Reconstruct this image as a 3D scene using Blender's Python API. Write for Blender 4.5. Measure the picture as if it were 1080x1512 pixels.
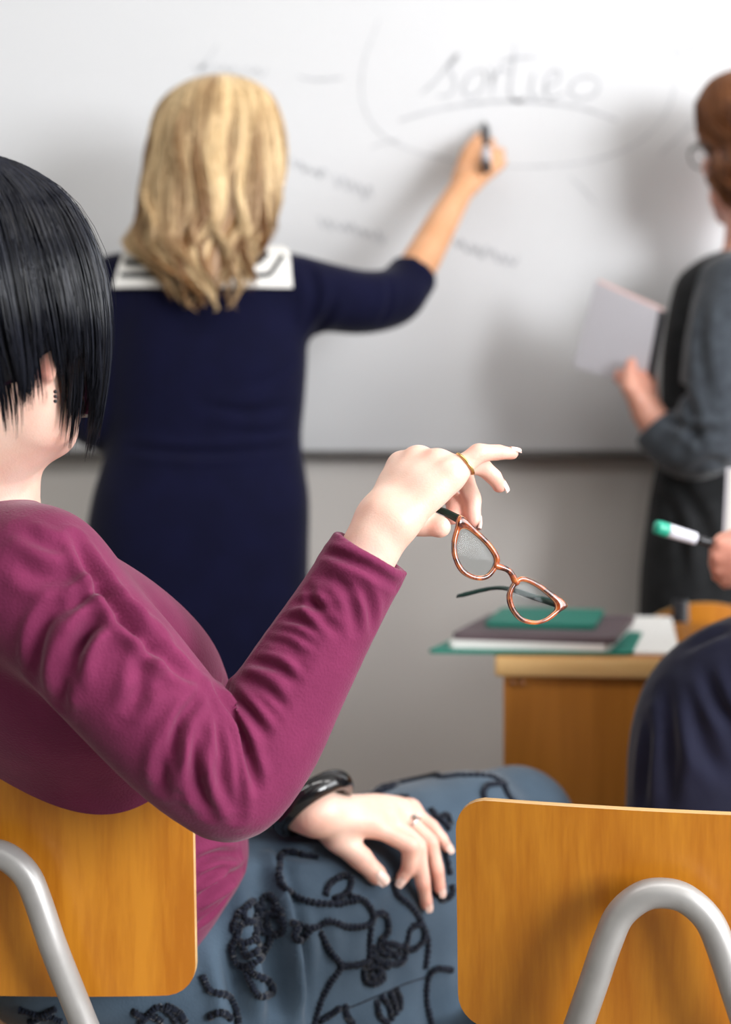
import bpy, bmesh, math, random
import numpy as np
from mathutils import Vector, Matrix
from mathutils.bvhtree import BVHTree

for o in list(bpy.data.objects):
    bpy.data.objects.remove(o)
SC = bpy.context.scene
COL = SC.collection
random.seed(7)
RNG = np.random.default_rng(7)

# ------------------------------------------------------------------ camera
F, CX, HY, HC = 2100.0, 540.0, 640.0, 1.07      # focal (px), principal x, horizon row, eye height
cam_d = bpy.data.cameras.new('camera')
cam = bpy.data.objects.new('camera', cam_d)
COL.objects.link(cam)
SC.camera = cam
cam.location = (0, 0, HC)
cam.rotation_euler = (math.pi / 2, 0, 0)
cam_d.sensor_fit = 'VERTICAL'
cam_d.sensor_height = 36.0
cam_d.lens = F / 1512 * 36
cam_d.shift_y = -(756 - HY) / 1512
cam_d.clip_start = 0.02
cam_d.dof.use_dof = True
cam_d.dof.focus_distance = 1.23
cam_d.dof.aperture_fstop = 2.9

# ------------------------------------------------------------------ light
W = bpy.data.worlds.new('daylight')
SC.world = W
W.use_nodes = True
W.node_tree.nodes['Background'].inputs[0].default_value = (0.93, 0.96, 1.0, 1)
W.node_tree.nodes['Background'].inputs[1].default_value = 0.06

def area(name, loc, target, sx, sy, energy, color):
    l = bpy.data.lights.new(name, 'AREA')
    l.shape = 'RECTANGLE'; l.size = sx; l.size_y = sy
    l.energy = energy; l.color = color
    o = bpy.data.objects.new(name, l); COL.objects.link(o)
    o.location = loc
    o.rotation_euler = (Vector(target) - Vector(loc)).to_track_quat('-Z', 'Y').to_euler()
    return o
area('window_daylight', (3.30, 0.55, 1.85), (0.0, 1.1, 1.35), 1.9, 1.7, 62, (0.97, 0.985, 1.0))
area('window_daylight', (3.30, -1.75, 1.85), (0.0, -0.2, 1.3), 1.9, 1.7, 185, (0.97, 0.985, 1.0))
for lx, ly in ((-1.3, 0.9), (0.2, 0.9), (1.7, 0.9), (-1.3, -0.6), (0.2, -0.6), (1.7, -0.6)):
    area('added_fill_light', (lx, ly, 2.80), (lx, ly, 0), 1.2, 0.30, 8.8 if ly > 0 else 1.5, (1.0, 0.97, 0.94))  # unseen overhead lamps, added for soft top-down fill

vs = SC.view_settings
vs.view_transform = 'Standard'
vs.look = 'None'
vs.gamma = 1.0
vs.use_curve_mapping = False
vs.exposure = 0.55

# ------------------------------------------------------------------ helpers
def P(px, py, d):
    return Vector(((px - CX) / F * d, d, HC - (py - HY) / F * d))
def PA(px, py, d):
    return np.array(P(px, py, d))

def tag(o, label, cat, group=None):
    o['label'] = label; o['category'] = cat
    if group: o['group'] = group
    return o
def link(name, me, mat=None, parent=None):
    o = bpy.data.objects.new(name, me)
    COL.objects.link(o)
    if mat is not None: me.materials.append(mat)
    if parent is not None:
        o.parent = parent
        o.matrix_parent_inverse = parent.matrix_world.inverted()
    return o
def empty(name, loc):
    o = bpy.data.objects.new(name, None)
    COL.objects.link(o)
    o.location = loc
    o.empty_display_size = 0.1
    o.matrix_world = Matrix.Translation(Vector(loc))
    return o
def pyd(name, v, f, mat=None, parent=None, smooth=True):
    me = bpy.data.meshes.new(name)
    if isinstance(v, np.ndarray) and isinstance(f, np.ndarray):
        n = f.shape[1]
        me.vertices.add(len(v)); me.vertices.foreach_set('co', v.astype(np.float32).ravel())
        me.loops.add(f.size); me.loops.foreach_set('vertex_index', f.astype(np.int32).ravel())
        me.polygons.add(len(f))
        me.polygons.foreach_set('loop_start', np.arange(0, f.size, n, dtype=np.int32))
        me.update(calc_edges=True)
    else:
        me.from_pydata([tuple(x) for x in v], [], f)
        me.update()
    if smooth:
        me.polygons.foreach_set('use_smooth', [True] * len(me.polygons))
    return link(name, me, mat, parent)
def bmobj(name, bm, mat=None, parent=None, smooth=False):
    me = bpy.data.meshes.new(name)
    bmesh.ops.recalc_face_normals(bm, faces=bm.faces)
    bm.to_mesh(me); bm.free()
    if smooth:
        me.polygons.foreach_set('use_smooth', [True] * len(me.polygons))
        try: me.set_sharp_from_angle(angle=math.radians(40))
        except Exception: pass
    return link(name, me, mat, parent)

def catmull(pts, n):
    pts = np.asarray(pts, float)
    m = len(pts)
    ext = np.vstack([2 * pts[0] - pts[1], pts, 2 * pts[-1] - pts[-2]])
    u = np.linspace(0, m - 1 - 1e-9, n)
    i = u.astype(int); t = (u - i)[:, None]
    p0, p1, p2, p3 = ext[i], ext[i + 1], ext[i + 2], ext[i + 3]
    return 0.5 * (2 * p1 + (p2 - p0) * t + (2 * p0 - 5 * p1 + 4 * p2 - p3) * t ** 2 + (3 * p1 - p0 - 3 * p2 + p3) * t ** 3)

# ---- signed-distance modelling with surface nets
def smin(a, b, k):
    if k <= 0: return np.minimum(a, b)
    h = np.clip(0.5 + 0.5 * (b - a) / k, 0, 1)
    return b + (a - b) * h - k * h * (1 - h)

class SDF:
    def __init__(s, lo, hi, v):
        s.lo = np.array(lo, np.float32); s.v = v
        n = np.ceil((np.array(hi) - np.array(lo)) / v).astype(int) + 1
        s.n = n
        s.f = np.full(tuple(n), 1.0, np.float32)
    def sl(s, lo, hi, m):
        a = np.clip(np.floor((np.array(lo) - m - s.lo) / s.v).astype(int), 0, s.n - 1)
        b = np.clip(np.ceil((np.array(hi) + m - s.lo) / s.v).astype(int) + 1, 1, s.n)
        X = (s.lo[0] + s.v * np.arange(a[0], b[0], dtype=np.float32))[:, None, None]
        Y = (s.lo[1] + s.v * np.arange(a[1], b[1], dtype=np.float32))[None, :, None]
        Z = (s.lo[2] + s.v * np.arange(a[2], b[2], dtype=np.float32))[None, None, :]
        return (slice(a[0], b[0]), slice(a[1], b[1]), slice(a[2], b[2])), X, Y, Z
    def put(s, sl, d, k):
        s.f[sl] = smin(s.f[sl], d.astype(np.float32), k)
    def cut(s, sl, d, k=0.002):
        s.f[sl] = -smin(-s.f[sl], d.astype(np.float32), k)
    @staticmethod
    def seg(X, Y, Z, a, b, ra, rb):
        ba = b - a; L2 = float(ba @ ba) + 1e-12
        x, y, z = X - a[0], Y - a[1], Z - a[2]
        t = np.clip((x * ba[0] + y * ba[1] + z * ba[2]) / L2, 0, 1)
        return np.sqrt((x - t * ba[0]) ** 2 + (y - t * ba[1]) ** 2 + (z - t * ba[2]) ** 2) - (ra + (rb - ra) * t)
    def chain(s, pts, k=0.01, smooth=0, get=False, cut=False):
        p = np.asarray(pts, np.float32)
        if smooth: p = catmull(p, smooth).astype(np.float32)
        r = p[:, 3:4]
        lo = (p[:, :3] - r).min(0); hi = (p[:, :3] + r).max(0)
        sl, X, Y, Z = s.sl(lo, hi, max(k, 0.002) + 3 * s.v)
        d = None
        for i in range(len(p) - 1):
            e = s.seg(X, Y, Z, p[i, :3], p[i + 1, :3], p[i, 3], p[i + 1, 3])
            d = e if d is None else np.minimum(d, e)
        if get: return sl, d
        (s.cut if cut else s.put)(sl, d, k)
    def ell(s, c, r, R=None, k=0.01, cut=False):
        c = np.asarray(c, np.float32); r = np.asarray(r, np.float32); m = float(r.max())
        sl, X, Y, Z = s.sl(c - m, c + m, k + 3 * s.v)
        x, y, z = X - c[0], Y - c[1], Z - c[2]
        if R is not None:
            R = np.asarray(R, np.float32)      # columns = local axes
            x, y, z = (x * R[0, i] + y * R[1, i] + z * R[2, i] for i in range(3))
        q = np.sqrt((x / r[0]) ** 2 + (y / r[1]) ** 2 + (z / r[2]) ** 2)
        g = np.sqrt((x / r[0] ** 2) ** 2 + (y / r[1] ** 2) ** 2 + (z / r[2] ** 2) ** 2) + 1e-9
        d = q * (q - 1) / g
        (s.cut if cut else s.put)(sl, d, k)
    def zloft(s, rows, yaw=0.0, k=0.02, pw=2.0):
        """rows: (z, cx, cy, a, b), a along local right, b along local forward"""
        rows = np.array(sorted(rows), float)
        rs = catmull(rows, 80); o = np.argsort(rs[:, 0]); rs = rs[o]
        m = rows[:, 3:5].max() + 0.02
        lo = (rows[:, 1].min() - m, rows[:, 2].min() - m, rows[0, 0]); hi = (rows[:, 1].max() + m, rows[:, 2].max() + m, rows[-1, 0])
        sl, X, Y, Z = s.sl(lo, hi, k + 3 * s.v)
        zz = Z.ravel()
        g = [np.interp(zz, rs[:, 0], rs[:, i]).astype(np.float32)[None, None, :] for i in range(1, 5)]
        c, sn = math.cos(yaw), math.sin(yaw)
        x, y = X - g[0], Y - g[1]
        u = np.abs(x * c + y * sn) / g[2]; w = np.abs(-x * sn + y * c) / g[3]
        d = ((u ** pw + w ** pw) ** (1 / pw) - 1) * np.minimum(g[2], g[3])
        d = np.maximum(d, np.maximum(Z - rows[-1, 0], rows[0, 0] - Z))
        s.put(sl, d, k)
    def plane(s, p, n, lo, hi):
        """remove what lies on the +n side of the plane inside the box lo..hi"""
        sl, X, Y, Z = s.sl(lo, hi, 0)
        n = np.asarray(n, float); n = n / np.linalg.norm(n)
        d = -((X - p[0]) * n[0] + (Y - p[1]) * n[1] + (Z - p[2]) * n[2])
        s.cut(sl, d, 0.001)
    def nets(s):
        f = s.f
        f[0] = f[-1] = 1; f[:, 0] = f[:, -1] = 1; f[:, :, 0] = f[:, :, -1] = 1
        S = f < 0
        c = np.zeros(tuple(s.n - 1), np.int8)
        for dx in (0, 1):
            for dy in (0, 1):
                for dz in (0, 1):
                    c += S[dx:s.n[0] - 1 + dx, dy:s.n[1] - 1 + dy, dz:s.n[2] - 1 + dz]
        I = np.argwhere((c > 0) & (c < 8))
        idx = np.full(tuple(s.n - 1), -1, np.int32)
        idx[I[:, 0], I[:, 1], I[:, 2]] = np.arange(len(I))
        acc = np.zeros((len(I), 3)); cnt = np.zeros(len(I))
        cor = [(a, b, e) for a in (0, 1) for b in (0, 1) for e in (0, 1)]
        val = {q: f[I[:, 0] + q[0], I[:, 1] + q[1], I[:, 2] + q[2]] for q in cor}
        for q in cor:
            for ax in range(3):
                if q[ax] == 0:
                    q2 = tuple(1 if i == ax else q[i] for i in range(3))
                    a, b = val[q], val[q2]
                    m = (a < 0) != (b < 0)
                    t = a[m] / (a[m] - b[m])
                    p = np.tile(np.array(q, float), (m.sum(), 1)); p[:, ax] = t
                    acc[m] += p; cnt[m] += 1
        V = s.lo + s.v * (I + acc / cnt[:, None])
        Q = []
        for ax in range(3):
            u, w = [(1, 2), (2, 0), (0, 1)][ax]
            A = [slice(None)] * 3; B = [slice(None)] * 3
            A[ax] = slice(0, -1); B[ax] = slice(1, None)
            ch = S[tuple(A)] != S[tuple(B)]
            E = np.argwhere(ch)
            E = E[(E[:, u] > 0) & (E[:, w] > 0) & (E[:, u] < s.n[u] - 1) & (E[:, w] < s.n[w] - 1)]
            def cell(du, dw):
                e = E.copy(); e[:, u] += du; e[:, w] += dw
                return idx[e[:, 0], e[:, 1], e[:, 2]]
            q = np.stack([cell(-1, -1), cell(0, -1), cell(0, 0), cell(-1, 0)], 1)
            ins = S[E[:, 0], E[:, 1], E[:, 2]]
            q[~ins] = q[~ins][:, ::-1]
            Q.append(q)
        return V, np.vstack(Q)

def join_vf(parts):
    V, Fc, n = [], [], 0
    for v, f in parts:
        V.append(v); Fc.append(f + n); n += len(v)
    return np.vstack(V), np.vstack(Fc)

def unify(name, parts, voxel, mt, parent, joints=None):
    V, Q = join_vf(parts)
    o = pyd(name, V, Q, None, None)
    md = o.modifiers.new('m', 'REMESH'); md.mode = 'VOXEL'; md.voxel_size = voxel; md.adaptivity = 0.0
    dg = bpy.context.evaluated_depsgraph_get()
    me = bpy.data.meshes.new_from_object(o.evaluated_get(dg))
    bpy.data.objects.remove(o)
    n = len(me.vertices); V = np.empty(n * 3, np.float32); me.vertices.foreach_get('co', V); V = V.reshape(-1, 3).astype(float)
    m = len(me.polygons); Q = np.empty(m * 4, np.int32); me.loops.foreach_get('vertex_index', Q); Q = Q.reshape(-1, 4)
    V = relax(V, Q, 2, 0.45)
    # keep the largest surface only
    lab = np.arange(n)
    E = np.vstack([Q[:, [0, 1]], Q[:, [1, 2]], Q[:, [2, 3]], Q[:, [3, 0]]])
    for _ in range(400):
        old = lab.copy()
        np.minimum.at(lab, E[:, 0], lab[E[:, 1]]); np.minimum.at(lab, E[:, 1], lab[E[:, 0]])
        lab = lab[lab]
        if (old == lab).all(): break
    u, c = np.unique(lab, return_counts=True)
    keep = lab == u[c.argmax()]
    idx = np.cumsum(keep) - 1
    Q = idx[Q[keep[Q].all(1)]]; V = V[keep]
    o = pyd(name, V, Q, mt, parent)
    if joints is not None:
        B = np.zeros(len(V))
        for j, w in joints:
            j = np.asarray(j[:3])
            k = np.where((np.abs(V - j) < 0.04).all(1))[0]
            B[k] = np.maximum(B[k], w * np.exp(-((V[k] - j) ** 2).sum(1) / 0.011 ** 2))
        at = o.data.attributes.new('blush', 'FLOAT', 'POINT'); at.data.foreach_set('value', B.astype(np.float32))
    return o
def relax(V, Fq, it=2, lam=0.5):
    E = np.vstack([Fq[:, [0, 1]], Fq[:, [1, 2]], Fq[:, [2, 3]], Fq[:, [3, 0]]])
    n = len(V)
    deg = np.bincount(E.ravel(), minlength=n)[:, None] + 1e-9
    for _ in range(it):
        A = np.zeros_like(V)
        for c in range(3):
            A[:, c] = np.bincount(E[:, 0], V[E[:, 1], c], n) + np.bincount(E[:, 1], V[E[:, 0], c], n)
        V = V + lam * (A / deg - V)
    return V

def vnormals(V, Fq):
    a = V[Fq[:, 2]] - V[Fq[:, 0]]; b = V[Fq[:, 3]] - V[Fq[:, 1]]
    fn = np.cross(a, b)
    N = np.zeros_like(V)
    for i in range(4):
        for c in range(3):
            N[:, c] += np.bincount(Fq[:, i], fn[:, c], len(V))
    return N / (np.linalg.norm(N, axis=1, keepdims=True) + 1e-12)

def bvh(V, Fq):
    return BVHTree.FromPolygons([tuple(v) for v in V], [tuple(int(i) for i in q) for q in Fq])
CAMP = Vector((0, 0, HC))
def hit(tree, px, py, default=None):
    d = (P(px, py, 1.0) - CAMP).normalized()
    h = tree.ray_cast(CAMP, d)
    if h[0] is None: return None, None
    return h[0], h[1]
def ontree(tree, pts, n, off=0.0):
    """image-plane polyline laid on a surface -> world points, normals"""
    q = catmull(np.array(pts, float), n) if len(pts) > 2 else np.linspace(pts[0], pts[1], n)
    L, N = [], []
    for x, y in q:
        p, nn = hit(tree, x, y)
        if p is None: continue
        if nn.dot(CAMP - p) < 0: nn = -nn
        L.append(p + nn * off); N.append(nn)
    return L, N

def creases(V, N, tree, lst, gain=1.0):
    D = np.zeros(len(V))
    for pts, w, dep in lst:
        L, _ = ontree(tree, pts, 40)
        if len(L) < 4: continue
        L = np.array([tuple(p) for p in L])
        lo = L.min(0) - 4 * w; hi = L.max(0) + 4 * w
        m = np.where(((V > lo) & (V < hi)).all(1))[0]
        if not len(m): continue
        dd = ((V[m][:, None, :] - L[None]) ** 2).sum(2)
        j = dd.argmin(1); r = np.sqrt(dd[np.arange(len(m)), j])
        t = j / (len(L) - 1)
        prof = np.clip(np.sin(np.pi * np.clip(t, 0.02, 0.98)), 0, 1) ** 0.6
        D[m] += gain * dep * prof * (-np.exp(-(r / w) ** 2) + 0.75 * np.exp(-((r - 2.0 * w) / w) ** 2))
    return V + N * D[:, None]

def tube(name, pts, r, mat, parent=None, sides=10, cap=True, closed=False):
    """pts (n,3); r scalar or array"""
    v, f = tube_vf(pts, r, sides, cap, closed)
    return pyd(name, v, f, mat, parent)
def tube_vf(pts, r, sides=10, cap=True, closed=False):
    p = np.array([tuple(x) for x in pts], float); n = len(p)
    r = np.full(n, r) if np.isscalar(r) else np.asarray(r)
    t = np.gradient(p, axis=0)
    if closed: t = np.roll(p, -1, 0) - np.roll(p, 1, 0)
    t /= np.linalg.norm(t, axis=1, keepdims=True) + 1e-12
    u = np.cross(t[0], (0, 0, 1.0))
    if np.linalg.norm(u) < 0.1: u = np.cross(t[0], (1.0, 0, 0))
    V = []
    for i in range(n):
        u = u - t[i] * (u @ t[i]); u /= np.linalg.norm(u) + 1e-12
        w = np.cross(t[i], u)
        for k in range(sides):
            a = 2 * math.pi * k / sides
            V.append(p[i] + r[i] * (math.cos(a) * u + math.sin(a) * w))
    Fc = []
    for i in range(n if closed else n - 1):
        for k in range(sides):
            a = i * sides + k; b = i * sides + (k + 1) % sides
            c = ((i + 1) % n) * sides
            Fc.append((a, b, c + (k + 1) % sides, c + k))
    if cap and not closed:
        Fc.append(tuple(range(sides))[::-1]); Fc.append(tuple(range((n - 1) * sides, n * sides)))
    return V, Fc

def box_bm(bm, c, s, M=None, bev=0.0):
    r = bmesh.ops.create_cube(bm, size=1.0)
    vs_ = r['verts']
    bmesh.ops.scale(bm, vec=Vector(s), verts=vs_)
    if bev:
        e = list({e for v in vs_ for e in v.link_edges})
        rr = bmesh.ops.bevel(bm, geom=e, offset=bev, segments=2, affect='EDGES', profile=0.5)
        vs_ = list({v for f in rr['faces'] for v in f.verts} | {v for v in vs_ if v.is_valid})
    M = M if M is not None else Matrix.Identity(4)
    bmesh.ops.transform(bm, matrix=Matrix.Translation(Vector(c)) @ M, verts=vs_)
def box(name, c, s, mat, parent=None, M=None, bev=0.0):
    bm = bmesh.new(); box_bm(bm, c, s, M, bev)
    return bmobj(name, bm, mat, parent, smooth=bev > 0)

# ------------------------------------------------------------------ materials
def new_mat(name):
    m = bpy.data.materials.new(name); m.use_nodes = True
    return m, m.node_tree.nodes, m.node_tree.links, m.node_tree.nodes['Principled BSDF']
def mat(name, col, rough=0.6, metal=0.0, var=0.0, vscale=8.0, bump=0.0, bscale=200.0, sheen=0.0, sss=0.0, spec=0.5, stretch=None, col2=None, detail=4):
    m, N, L, b = new_mat(name)
    b.inputs['Roughness'].default_value = rough
    b.inputs['Metallic'].default_value = metal
    b.inputs['Specular IOR Level'].default_value = spec
    if sheen:
        b.inputs['Sheen Weight'].default_value = sheen
        b.inputs['Sheen Roughness'].default_value = 0.4
    if sss:
        b.inputs['Subsurface Weight'].default_value = sss
        b.inputs['Subsurface Radius'].default_value = (1.0, 0.35, 0.2)
        b.inputs['Subsurface Scale'].default_value = 0.006
    tc = N.new('ShaderNodeTexCoord'); mp = N.new('ShaderNodeMapping')
    L.new(tc.outputs['Object'], mp.inputs[0])
    if stretch: mp.inputs['Scale'].default_value = stretch
    c2 = col2 if col2 else tuple(max(0, c * (1 - var)) for c in col)
    nz = N.new('ShaderNodeTexNoise'); nz.inputs['Scale'].default_value = vscale; nz.inputs['Detail'].default_value = detail
    L.new(mp.outputs[0], nz.inputs['Vector'])
    rp = N.new('ShaderNodeValToRGB')
    rp.color_ramp.elements[0].position = 0.35; rp.color_ramp.elements[1].position = 0.65
    rp.color_ramp.elements[0].color = (*c2, 1); rp.color_ramp.elements[1].color = (*col, 1)
    L.new(nz.outputs['Fac'], rp.inputs[0]); L.new(rp.outputs[0], b.inputs['Base Color'])
    if bump:
        n2 = N.new('ShaderNodeTexNoise'); n2.inputs['Scale'].default_value = bscale; n2.inputs['Detail'].default_value = 3
        L.new(tc.outputs['Object'], n2.inputs['Vector'])
        bp = N.new('ShaderNodeBump'); bp.inputs['Strength'].default_value = bump; bp.inputs['Distance'].default_value = 0.002
        L.new(n2.outputs['Fac'], bp.inputs['Height']); L.new(bp.outputs[0], b.inputs['Normal'])
    return m
def wood(name, c1, c2, rough=0.35, axis='Z', scale=1.0):
    m, N, L, b = new_mat(name)
    b.inputs['Roughness'].default_value = rough
    tc = N.new('ShaderNodeTexCoord'); mp = N.new('ShaderNodeMapping')
    s = {'Z': (26, 26, 1.2), 'X': (1.2, 26, 26), 'Y': (26, 1.2, 26)}[axis]
    mp.inputs['Scale'].default_value = tuple(v * scale for v in s)
    L.new(tc.outputs['Object'], mp.inputs[0])
    n1 = N.new('ShaderNodeTexNoise'); n1.inputs['Scale'].default_value = 1.0; n1.inputs['Detail'].default_value = 6; n1.inputs['Distortion'].default_value = 0.5
    L.new(mp.outputs[0], n1.inputs['Vector'])
    n2 = N.new('ShaderNodeTexNoise'); n2.inputs['Scale'].default_value = 7.0; n2.inputs['Detail'].default_value = 2
    L.new(mp.outputs[0], n2.inputs['Vector'])
    mx = N.new('ShaderNodeMix'); mx.data_type = 'FLOAT'; mx.inputs[0].default_value = 0.35
    L.new(n1.outputs['Fac'], mx.inputs[2]); L.new(n2.outputs['Fac'], mx.inputs[3])
    rp = N.new('ShaderNodeValToRGB')
    rp.color_ramp.elements[0].position = 0.36; rp.color_ramp.elements[1].position = 0.62
    rp.color_ramp.elements[0].color = (*c1, 1); rp.color_ramp.elements[1].color = (*c2, 1)
    L.new(mx.outputs[0], rp.inputs[0]); L.new(rp.outputs[0], b.inputs['Base Color'])
    bp = N.new('ShaderNodeBump'); bp.inputs['Strength'].default_value = 0.06; bp.inputs['Distance'].default_value = 0.001
    L.new(n2.outputs['Fac'], bp.inputs['Height']); L.new(bp.outputs[0], b.inputs['Normal'])
    return m
def hair_mat(name, dark, light, rough=0.35, spec=0.5, aniso=0.6):
    m, N, L, b = new_mat(name)
    at = N.new('ShaderNodeAttribute'); at.attribute_name = 'strand'
    rp = N.new('ShaderNodeValToRGB')
    rp.color_ramp.elements[0].color = (*dark, 1); rp.color_ramp.elements[1].color = (*light, 1)
    L.new(at.outputs['Fac'], rp.inputs[0]); L.new(rp.outputs[0], b.inputs['Base Color'])
    b.inputs['Roughness'].default_value = rough
    b.inputs['Specular IOR Level'].default_value = spec
    return m

M_SKIN = mat('skin', (0.86, 0.60, 0.49), 0.42, var=0.0, col2=(0.80, 0.48, 0.38), vscale=22, bump=0.12, bscale=600, sss=0.25, spec=0.45)
def blush(m):
    N, L = m.node_tree.nodes, m.node_tree.links
    b = N['Principled BSDF']; src = b.inputs['Base Color'].links[0].from_socket
    at = N.new('ShaderNodeAttribute'); at.attribute_name = 'blush'
    mx = N.new('ShaderNodeMix'); mx.data_type = 'RGBA'
    L.new(at.outputs['Fac'], mx.inputs[0]); L.new(src, mx.inputs[6]); mx.inputs[7].default_value = (0.80, 0.33, 0.26, 1)
    L.new(mx.outputs[2], b.inputs['Base Color'])
blush(M_SKIN)
M_SKIN_TAN = mat('skin_warm', (0.66, 0.35, 0.19), 0.45, col2=(0.60, 0.30, 0.15), vscale=14, bump=0.1, bscale=500, sss=0.2)
M_SKIN_ROSE = mat('skin_rosy', (0.68, 0.34, 0.25), 0.45, col2=(0.62, 0.27, 0.2), vscale=14, bump=0.1, bscale=500, sss=0.2)
M_NAIL = mat('fingernail', (0.88, 0.64, 0.56), 0.15, var=0.05, vscale=40, spec=0.6)
M_SWEATER = mat('plum_jersey', (0.172, 0.022, 0.072), 0.85, col2=(0.150, 0.019, 0.063), vscale=30, bump=0.35, bscale=420, sheen=0.18, spec=0.15)
M_NAVY = mat('navy_knit', (0.0038, 0.0043, 0.021), 0.9, col2=(0.0032, 0.0036, 0.017), vscale=20, bump=0.3, bscale=260, sheen=0.12, spec=0.1)
M_WHITE_CLOTH = mat('white_trim', (0.80, 0.79, 0.76), 0.85, var=0.06, vscale=30, bump=0.2, bscale=300)
M_BLACK_CLOTH = mat('black_trim', (0.008, 0.008, 0.012), 0.85, var=0.2, vscale=30, bump=0.2, bscale=300)
M_CARDIGAN = mat('charcoal_wool', (0.062, 0.073, 0.088), 0.92, col2=(0.042, 0.049, 0.060), vscale=60, bump=0.5, bscale=220, sheen=0.3, spec=0.1)
M_CHARCOAL = mat('charcoal_dress', (0.021, 0.022, 0.024), 0.92, col2=(0.014, 0.015, 0.016), vscale=40, bump=0.3, bscale=220, sheen=0.15, spec=0.1)
M_TROUSER = mat('midnight_cotton', (0.010, 0.011, 0.028), 0.8, var=0.2, vscale=16, bump=0.2, bscale=300, sheen=0.2, spec=0.15)
M_SKIRT = mat('slate_denim', (0.064, 0.096, 0.134), 0.85, col2=(0.044, 0.069, 0.100), vscale=14, bump=0.3, bscale=520, sheen=0.2, spec=0.15, detail=8)
M_CORD = mat('navy_braid', (0.010, 0.014, 0.026), 0.9, var=0.4, vscale=160, bump=0.9, bscale=300, sheen=0.2, spec=0.15)
M_WOOD = wood('beech_ply', (0.43, 0.138, 0.006), (0.58, 0.222, 0.015))
M_WOOD_EDGE = wood('ply_edge', (0.62, 0.36, 0.13), (0.80, 0.54, 0.25), axis='X')
M_WOOD_DARK = wood('beech_panel', (0.34, 0.125, 0.016), (0.44, 0.17, 0.026))
M_TUBE = mat('grey_enamel', (0.40, 0.39, 0.38), 0.38, metal=0.35, col2=(0.35, 0.34, 0.33), vscale=30, bump=0.04, bscale=120)
M_CHIP = mat('enamel_chip', (0.02, 0.02, 0.02), 0.8, var=0.3)
M_BANGLE = mat('black_lacquer', (0.006, 0.006, 0.007), 0.12, var=0.1, spec=0.6)
M_GOLD = mat('gold', (0.80, 0.52, 0.20), 0.25, metal=1.0, var=0.1)
M_SILVER = mat('silver', (0.7, 0.7, 0.7), 0.2, metal=1.0, var=0.1)
M_TEAL = mat('teal_card', (0.014, 0.22, 0.165), 0.5, var=0.12, vscale=6)
M_PAPER = mat('white_paper', (0.82, 0.82, 0.80), 0.8, var=0.03, vscale=5)
M_PLUM_CARD = mat('grey_plum_card', (0.115, 0.082, 0.095), 0.55, var=0.15, vscale=6)
M_BOARD = mat('whiteboard_enamel', (0.655, 0.662, 0.68), 0.38, var=0.015, vscale=1.5, spec=0.3)
M_RAIL = mat('rail_metal', (0.16, 0.15, 0.145), 0.5, metal=0.3, var=0.1, vscale=3)
M_WALL = mat('grey_wall_paint', (0.71, 0.675, 0.645), 0.85, var=0.03, vscale=2.0, bump=0.1, bscale=90)
M_WALL_L = mat('low_bounce_wall_tone', (0.22, 0.22, 0.19), 0.85, var=0.05, vscale=2.0)  # olive tone invented dark so the unseen left wall bounces less light
M_CEIL = mat('white_ceiling', (0.78, 0.77, 0.75), 0.9, var=0.03, vscale=3)
M_FLOOR = mat('grey_linoleum', (0.24, 0.22, 0.20), 0.5, var=0.2, vscale=30)
M_INK = mat('grey_ink', (0.51, 0.52, 0.55), 0.8, var=0.25, vscale=40)
M_INK_PALE = mat('pale_ink', (0.57, 0.58, 0.605), 0.8, var=0.2, vscale=40)
M_BLACKP = mat('black_plastic', (0.012, 0.012, 0.016), 0.35, var=0.1)
M_GREENP = mat('green_plastic', (0.02, 0.42, 0.28), 0.35, var=0.1)
M_WHITEP = mat('white_plastic', (0.75, 0.76, 0.85), 0.35, var=0.04)
M_GREYP = mat('grey_card', (0.47, 0.46, 0.50), 0.5, var=0.05, vscale=5)
M_PINK = mat('pink_edge', (0.75, 0.50, 0.47), 0.6, var=0.08)
M_SOLE = mat('black_leather', (0.012, 0.011, 0.011), 0.35, var=0.2)
M_EYE = mat('eye_white', (0.8, 0.78, 0.76), 0.15, var=0.03)
M_IRIS = mat('dark_iris', (0.03, 0.02, 0.012), 0.1, var=0.2)
M_HAIR_BLACK = hair_mat('black_hair', (0.002, 0.002, 0.003), (0.014, 0.016, 0.025), 0.20, 0.22)
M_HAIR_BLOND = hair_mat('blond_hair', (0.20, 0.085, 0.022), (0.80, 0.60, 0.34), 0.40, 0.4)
M_HAIR_AUBURN = hair_mat('auburn_hair', (0.09, 0.026, 0.009), (0.42, 0.17, 0.065), 0.42, 0.4)
def tortoise():
    m, N, L, b = new_mat('tortoiseshell')
    tc = N.new('ShaderNodeTexCoord')
    nz = N.new('ShaderNodeTexNoise'); nz.inputs['Scale'].default_value = 90; nz.inputs['Detail'].default_value = 3; nz.inputs['Distortion'].default_value = 0.6
    L.new(tc.outputs['Object'], nz.inputs['Vector'])
    rp = N.new('ShaderNodeValToRGB')
    e = rp.color_ramp.elements
    e[0].position = 0.41; e[0].color = (0.045, 0.007, 0.003, 1)
    e[1].position = 0.68; e[1].color = (0.50, 0.13, 0.02, 1)
    x = e.new(0.53); x.color = (0.30, 0.055, 0.012, 1)
    L.new(nz.outputs['Fac'], rp.inputs[0]); L.new(rp.outputs[0], b.inputs['Base Color'])
    b.inputs['Roughness'].default_value = 0.12
    b.inputs['Coat Weight'].default_value = 0.6
    return m
M_TORT = tortoise()
M_TORT_EDGE = mat('caramel_edge', (0.70, 0.36, 0.17), 0.2, var=0.25, vscale=60)
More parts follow.
